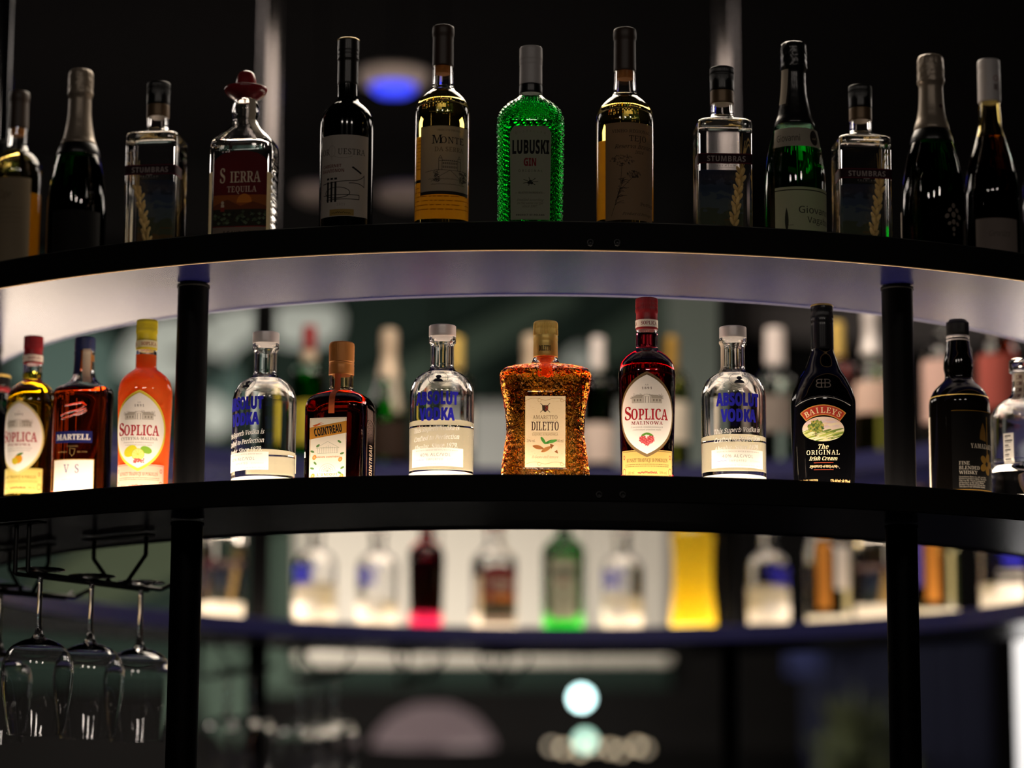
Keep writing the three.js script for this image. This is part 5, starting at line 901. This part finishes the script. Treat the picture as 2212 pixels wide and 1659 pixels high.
farRound('bitter_bottle', 'red and orange bitter bottle at the right of the far upper tier', 2158, 'u', [[0.012, 0.042], [0.16, 0.042], [0.19, 0.036], [0.22, 0.02], [0.27, 0.016]], { glass: tintGlass(0.75, 0.12, 0.03, 0.05), fill: 0.2, caps: [['cap', [[0.24, 0.018], [0.241, 0.019], [0.275, 0.019], [0.277, 0.017]], std(lin(0.7, 0.16, 0.02), 0.4)]], labels: [['red_label', 0, 0.09, 0.06, 0.17, flat('#b85a50')]] });
// lower tier
farCopy(B.stumB, 478, 'l', 'clear square bottle glowing beside the left post on the far lower tier', 0.4, [0.92, 0.9, 0.84]);
farCopy(B.vodkaB, 680, 'l', 'clear vodka bottle with a blue patch, leftmost blue one on the far lower tier', -0.5);
farCopy(B.vodkaA, 815, 'l', 'clear vodka bottle with a blue patch beside the dark red bottle', 0.1);
farCopy(B.soplicaRed, 920, 'l', 'dark red bottle with a glowing pink base on the far lower tier', Math.PI, [0.95, 0.03, 0.22]);
farCopy(B.sierra, 1067, 'l', 'clear tequila bottle with red label between dark red and green bottles', 0.25, [0.92, 0.9, 0.84]);
farCopy(B.gin, 1217, 'l', 'emerald green bottle with pale label glowing on the far lower tier', 0, [0.03, 0.9, 0.06]);
farCopy(B.vodkaC, 1345, 'l', 'clear vodka bottle with a violet blue patch left of the yellow bottle', -0.75);
farRound('egg_liqueur_bottle', 'bright yellow waisted bottle on the far lower tier', 1497, 'l', [[0.012, 0.05, 0.7, 3], [0.03, 0.049, 0.7, 3], [0.1, 0.043, 0.7, 3], [0.16, 0.044, 0.7, 3], [0.2, 0.047, 0.7, 2.6], [0.22, 0.034, 0.8, 2.2], [0.232, 0.018], [0.26, 0.016]], { fill: 0.225, liquid: cloudy(0.95, 0.8, 0.05), caps: [['cap', [[0.25, 0.017], [0.251, 0.018], [0.28, 0.018], [0.282, 0.016]], M.gold]] });
farCopy(B.vodkaB, 1660, 'l', 'clear vodka bottle with its lettering turned right, right of the yellow bottle', 0.85);
farRound('rum_bottle', 'clear bottle with an amber strip left of the right post on the far lower tier', 1793, 'l', [[0.012, 0.05, 0.8, 4], [0.15, 0.05, 0.8, 4], [0.18, 0.044, 0.85, 3], [0.205, 0.022], [0.26, 0.017]], { fill: 0.13, foot: [0.92, 0.9, 0.82], baseThick: 0.027, liquid: liquid(0.9, 0.72, 0.3, 0.09), caps: [['cap', [[0.24, 0.018], [0.241, 0.019], [0.27, 0.019], [0.272, 0.017]], M.blackCap]], labels: [['amber_label', -0.3, 0.028, 0.03, 0.17, flat('#d08a34')], ['white_label', 0.6, 0.03, 0.07, 0.16, flat('#e8e2dc')]] });
farCopy(B.stumC, 1893, 'l', 'clear square bottle just left of the right post on the far lower tier', -0.3, [0.92, 0.9, 0.84]);
farRound('rum_bottle', 'clear bottle with an amber strip right of the right post on the far lower tier', 2016, 'l', [[0.012, 0.05, 0.8, 4], [0.15, 0.05, 0.8, 4], [0.18, 0.044, 0.85, 3], [0.205, 0.022], [0.26, 0.017]], { fill: 0.14, foot: [0.92, 0.9, 0.82], baseThick: 0.027, turn: 0.3, liquid: liquid(0.9, 0.74, 0.3, 0.09), caps: [['cap', [[0.24, 0.018], [0.241, 0.019], [0.27, 0.019], [0.272, 0.017]], M.blackCap]], labels: [['amber_label', -0.3, 0.028, 0.03, 0.17, flat('#d08a34')], ['violet_label', -0.9, 0.02, 0.06, 0.17, flat('#6a5ac0')]] });
farCopy(B.vodkaA, 2166, 'l', 'clear vodka bottle beside the glowing white column', 1.3);

// ---------------------------------------------------------------- glass racks and hanging glasses
const rackGeo = (() => {
  // local: x along the rack (towards the middle of the ring), rails at z = +-w
  const L = 0.275, w = 0.0125, drop = 0.072, tube = (pts, r = 0.0032) => { const c = new THREE.CurvePath(); const v = pts.map((p) => V3(...p)); const cr = new THREE.CatmullRomCurve3(v.flatMap((p, i) => (i === 0 || i === v.length - 1 ? [p] : [p.clone().lerp(v[i - 1], Math.min(0.4, 0.006 / p.distanceTo(v[i - 1]))), p.clone(), p.clone().lerp(v[i + 1], Math.min(0.4, 0.006 / p.distanceTo(v[i + 1])))])), false, 'catmullrom', 0.1); return new THREE.TubeGeometry(cr, pts.length * 16, r, 8); };
  return { rail: (s) => tube([[0, 0, s * w], [0, -drop, s * w], [L, -drop, s * w], [L + 0.02, -drop + 0.012, s * (w + 0.012)]]), hanger: (s) => tube([[L * 0.72, 0, s * 0.052], [L * 0.72, -0.03, s * 0.052], [L * 0.72, -drop, s * w]]), plate: (x0, w0) => new THREE.BoxGeometry(0.018, 0.003, w0).translate(x0, -0.0015, 0) };
})();
function rack(ang, label, group) {
  const r0 = R_OUT - 0.02, t = thing('glass_rack', label, 'rack', V3(Math.sin(ang) * r0, LO_TOP - LO_T - 0.0002, Math.cos(ang) * r0), ang + Math.PI / 2, group);
  for (const s of [-1, 1]) { mesh('rail', rackGeo.rail(s), M.wire, t); mesh('hanger', rackGeo.hanger(s), M.wire, t); }
  mesh('mounting_plate', rackGeo.plate(0, 0.075), M.wire, t); mesh('mounting_plate', rackGeo.plate(0.194, 0.13), M.wire, t);
  return t;
}
// the glass hangs by its foot: y = 0 at the rail
const glassParts = (() => {
  const lathe = (p, seg = 72) => new THREE.LatheGeometry(p.map((q) => new THREE.Vector2(...q)), seg);
  const foot = lathe([[0, -0.006], [0.0045, -0.006], [0.008, -0.0035], [0.018, -0.0005], [0.034, 0.0004], [0.0348, 0.0012], [0.034, 0.002], [0.016, 0.0026], [0, 0.003]]);
  const stem = lathe([[0, -0.0062], [0.0043, -0.0062], [0.0036, -0.02], [0.0034, -0.06], [0.004, -0.078], [0.0062, -0.09], [0.0105, -0.0958], [0, -0.0958]].reverse());
  const out = [[0.0108, -0.096], [0.022, -0.0995], [0.036, -0.107], [0.046, -0.12], [0.0502, -0.137], [0.0505, -0.153], [0.048, -0.18], [0.0435, -0.208], [0.039, -0.232]], inn = out.map(([r, y], i) => [Math.max(0.0001, r - (i < 2 ? 0.003 : 0.0008)), i < 2 ? y - 0.004 : y - (i < 4 ? 0.0012 : 0)]);
  const smooth = (l) => new THREE.SplineCurve(l.map((q) => new THREE.Vector2(...q))).getPoints(40).map((q) => [Math.max(0, q.x), q.y]);
  const bowl = lathe([...smooth(out).reverse(), [0, -0.096], [0, -0.1002], ...smooth(inn)]);
  return { foot, stem, bowl };
})();
function wineGlass(pos, label, group, tilt = 0) {
  const t = thing('wine_glass', label, 'glass', pos, 0, group); t.rotation.z = tilt;
  for (const k of ['foot', 'stem', 'bowl']) mesh(k, glassParts[k], M.glassThin, t);
  return t;
}
function hang(ang, spots, labels, group) {
  const y = LO_TOP - LO_T - 0.0002 - 0.072 + 0.0074;
  spots.forEach((d, i) => { const r = R_OUT - 0.02 - d; wineGlass(V3(Math.sin(ang) * r, y, Math.cos(ang) * r), labels[i] || labels[0], group, 0); });
}
{
  const A = onCylinder(50, 1132, R_OUT - 0.02, false), a0 = Math.atan2(A.x, A.z);
  rack(a0, 'black wire glass rack under the lower tier, holding the three hanging glasses');
  hang(a0, [0.038, 0.142, 0.246], ['empty wine glass hanging outermost on the rack at the left', 'empty wine glass hanging between two others on the rack', 'empty wine glass hanging beside the left post on the rack']);
  const a1 = a0 - 0.19;
  rack(a1, 'black wire glass rack under the lower tier, left of the three hanging glasses'); hang(a1, [0.15], ['empty wine glass hanging on the rack behind the leftmost one']);
  for (const [px, lab, n] of [[425, 'far left', 2], [640, 'behind the first vodka', 3], [870, 'middle', 0], [1080, 'middle right', 0]]) {
    const P = onCylinder(px, 1400, R_OUT - 0.02, true), an = Math.atan2(P.x, P.z);
    rack(an, 'black wire glass rack under the far side of the lower tier', 'far glass racks');
    if (n) hang(an, [0.038, 0.142, 0.246].slice(3 - n), ['empty wine glass hanging blurred under the far side of the lower tier'], 'far hanging glasses');
  }
}
renderer.render(scene, camera);
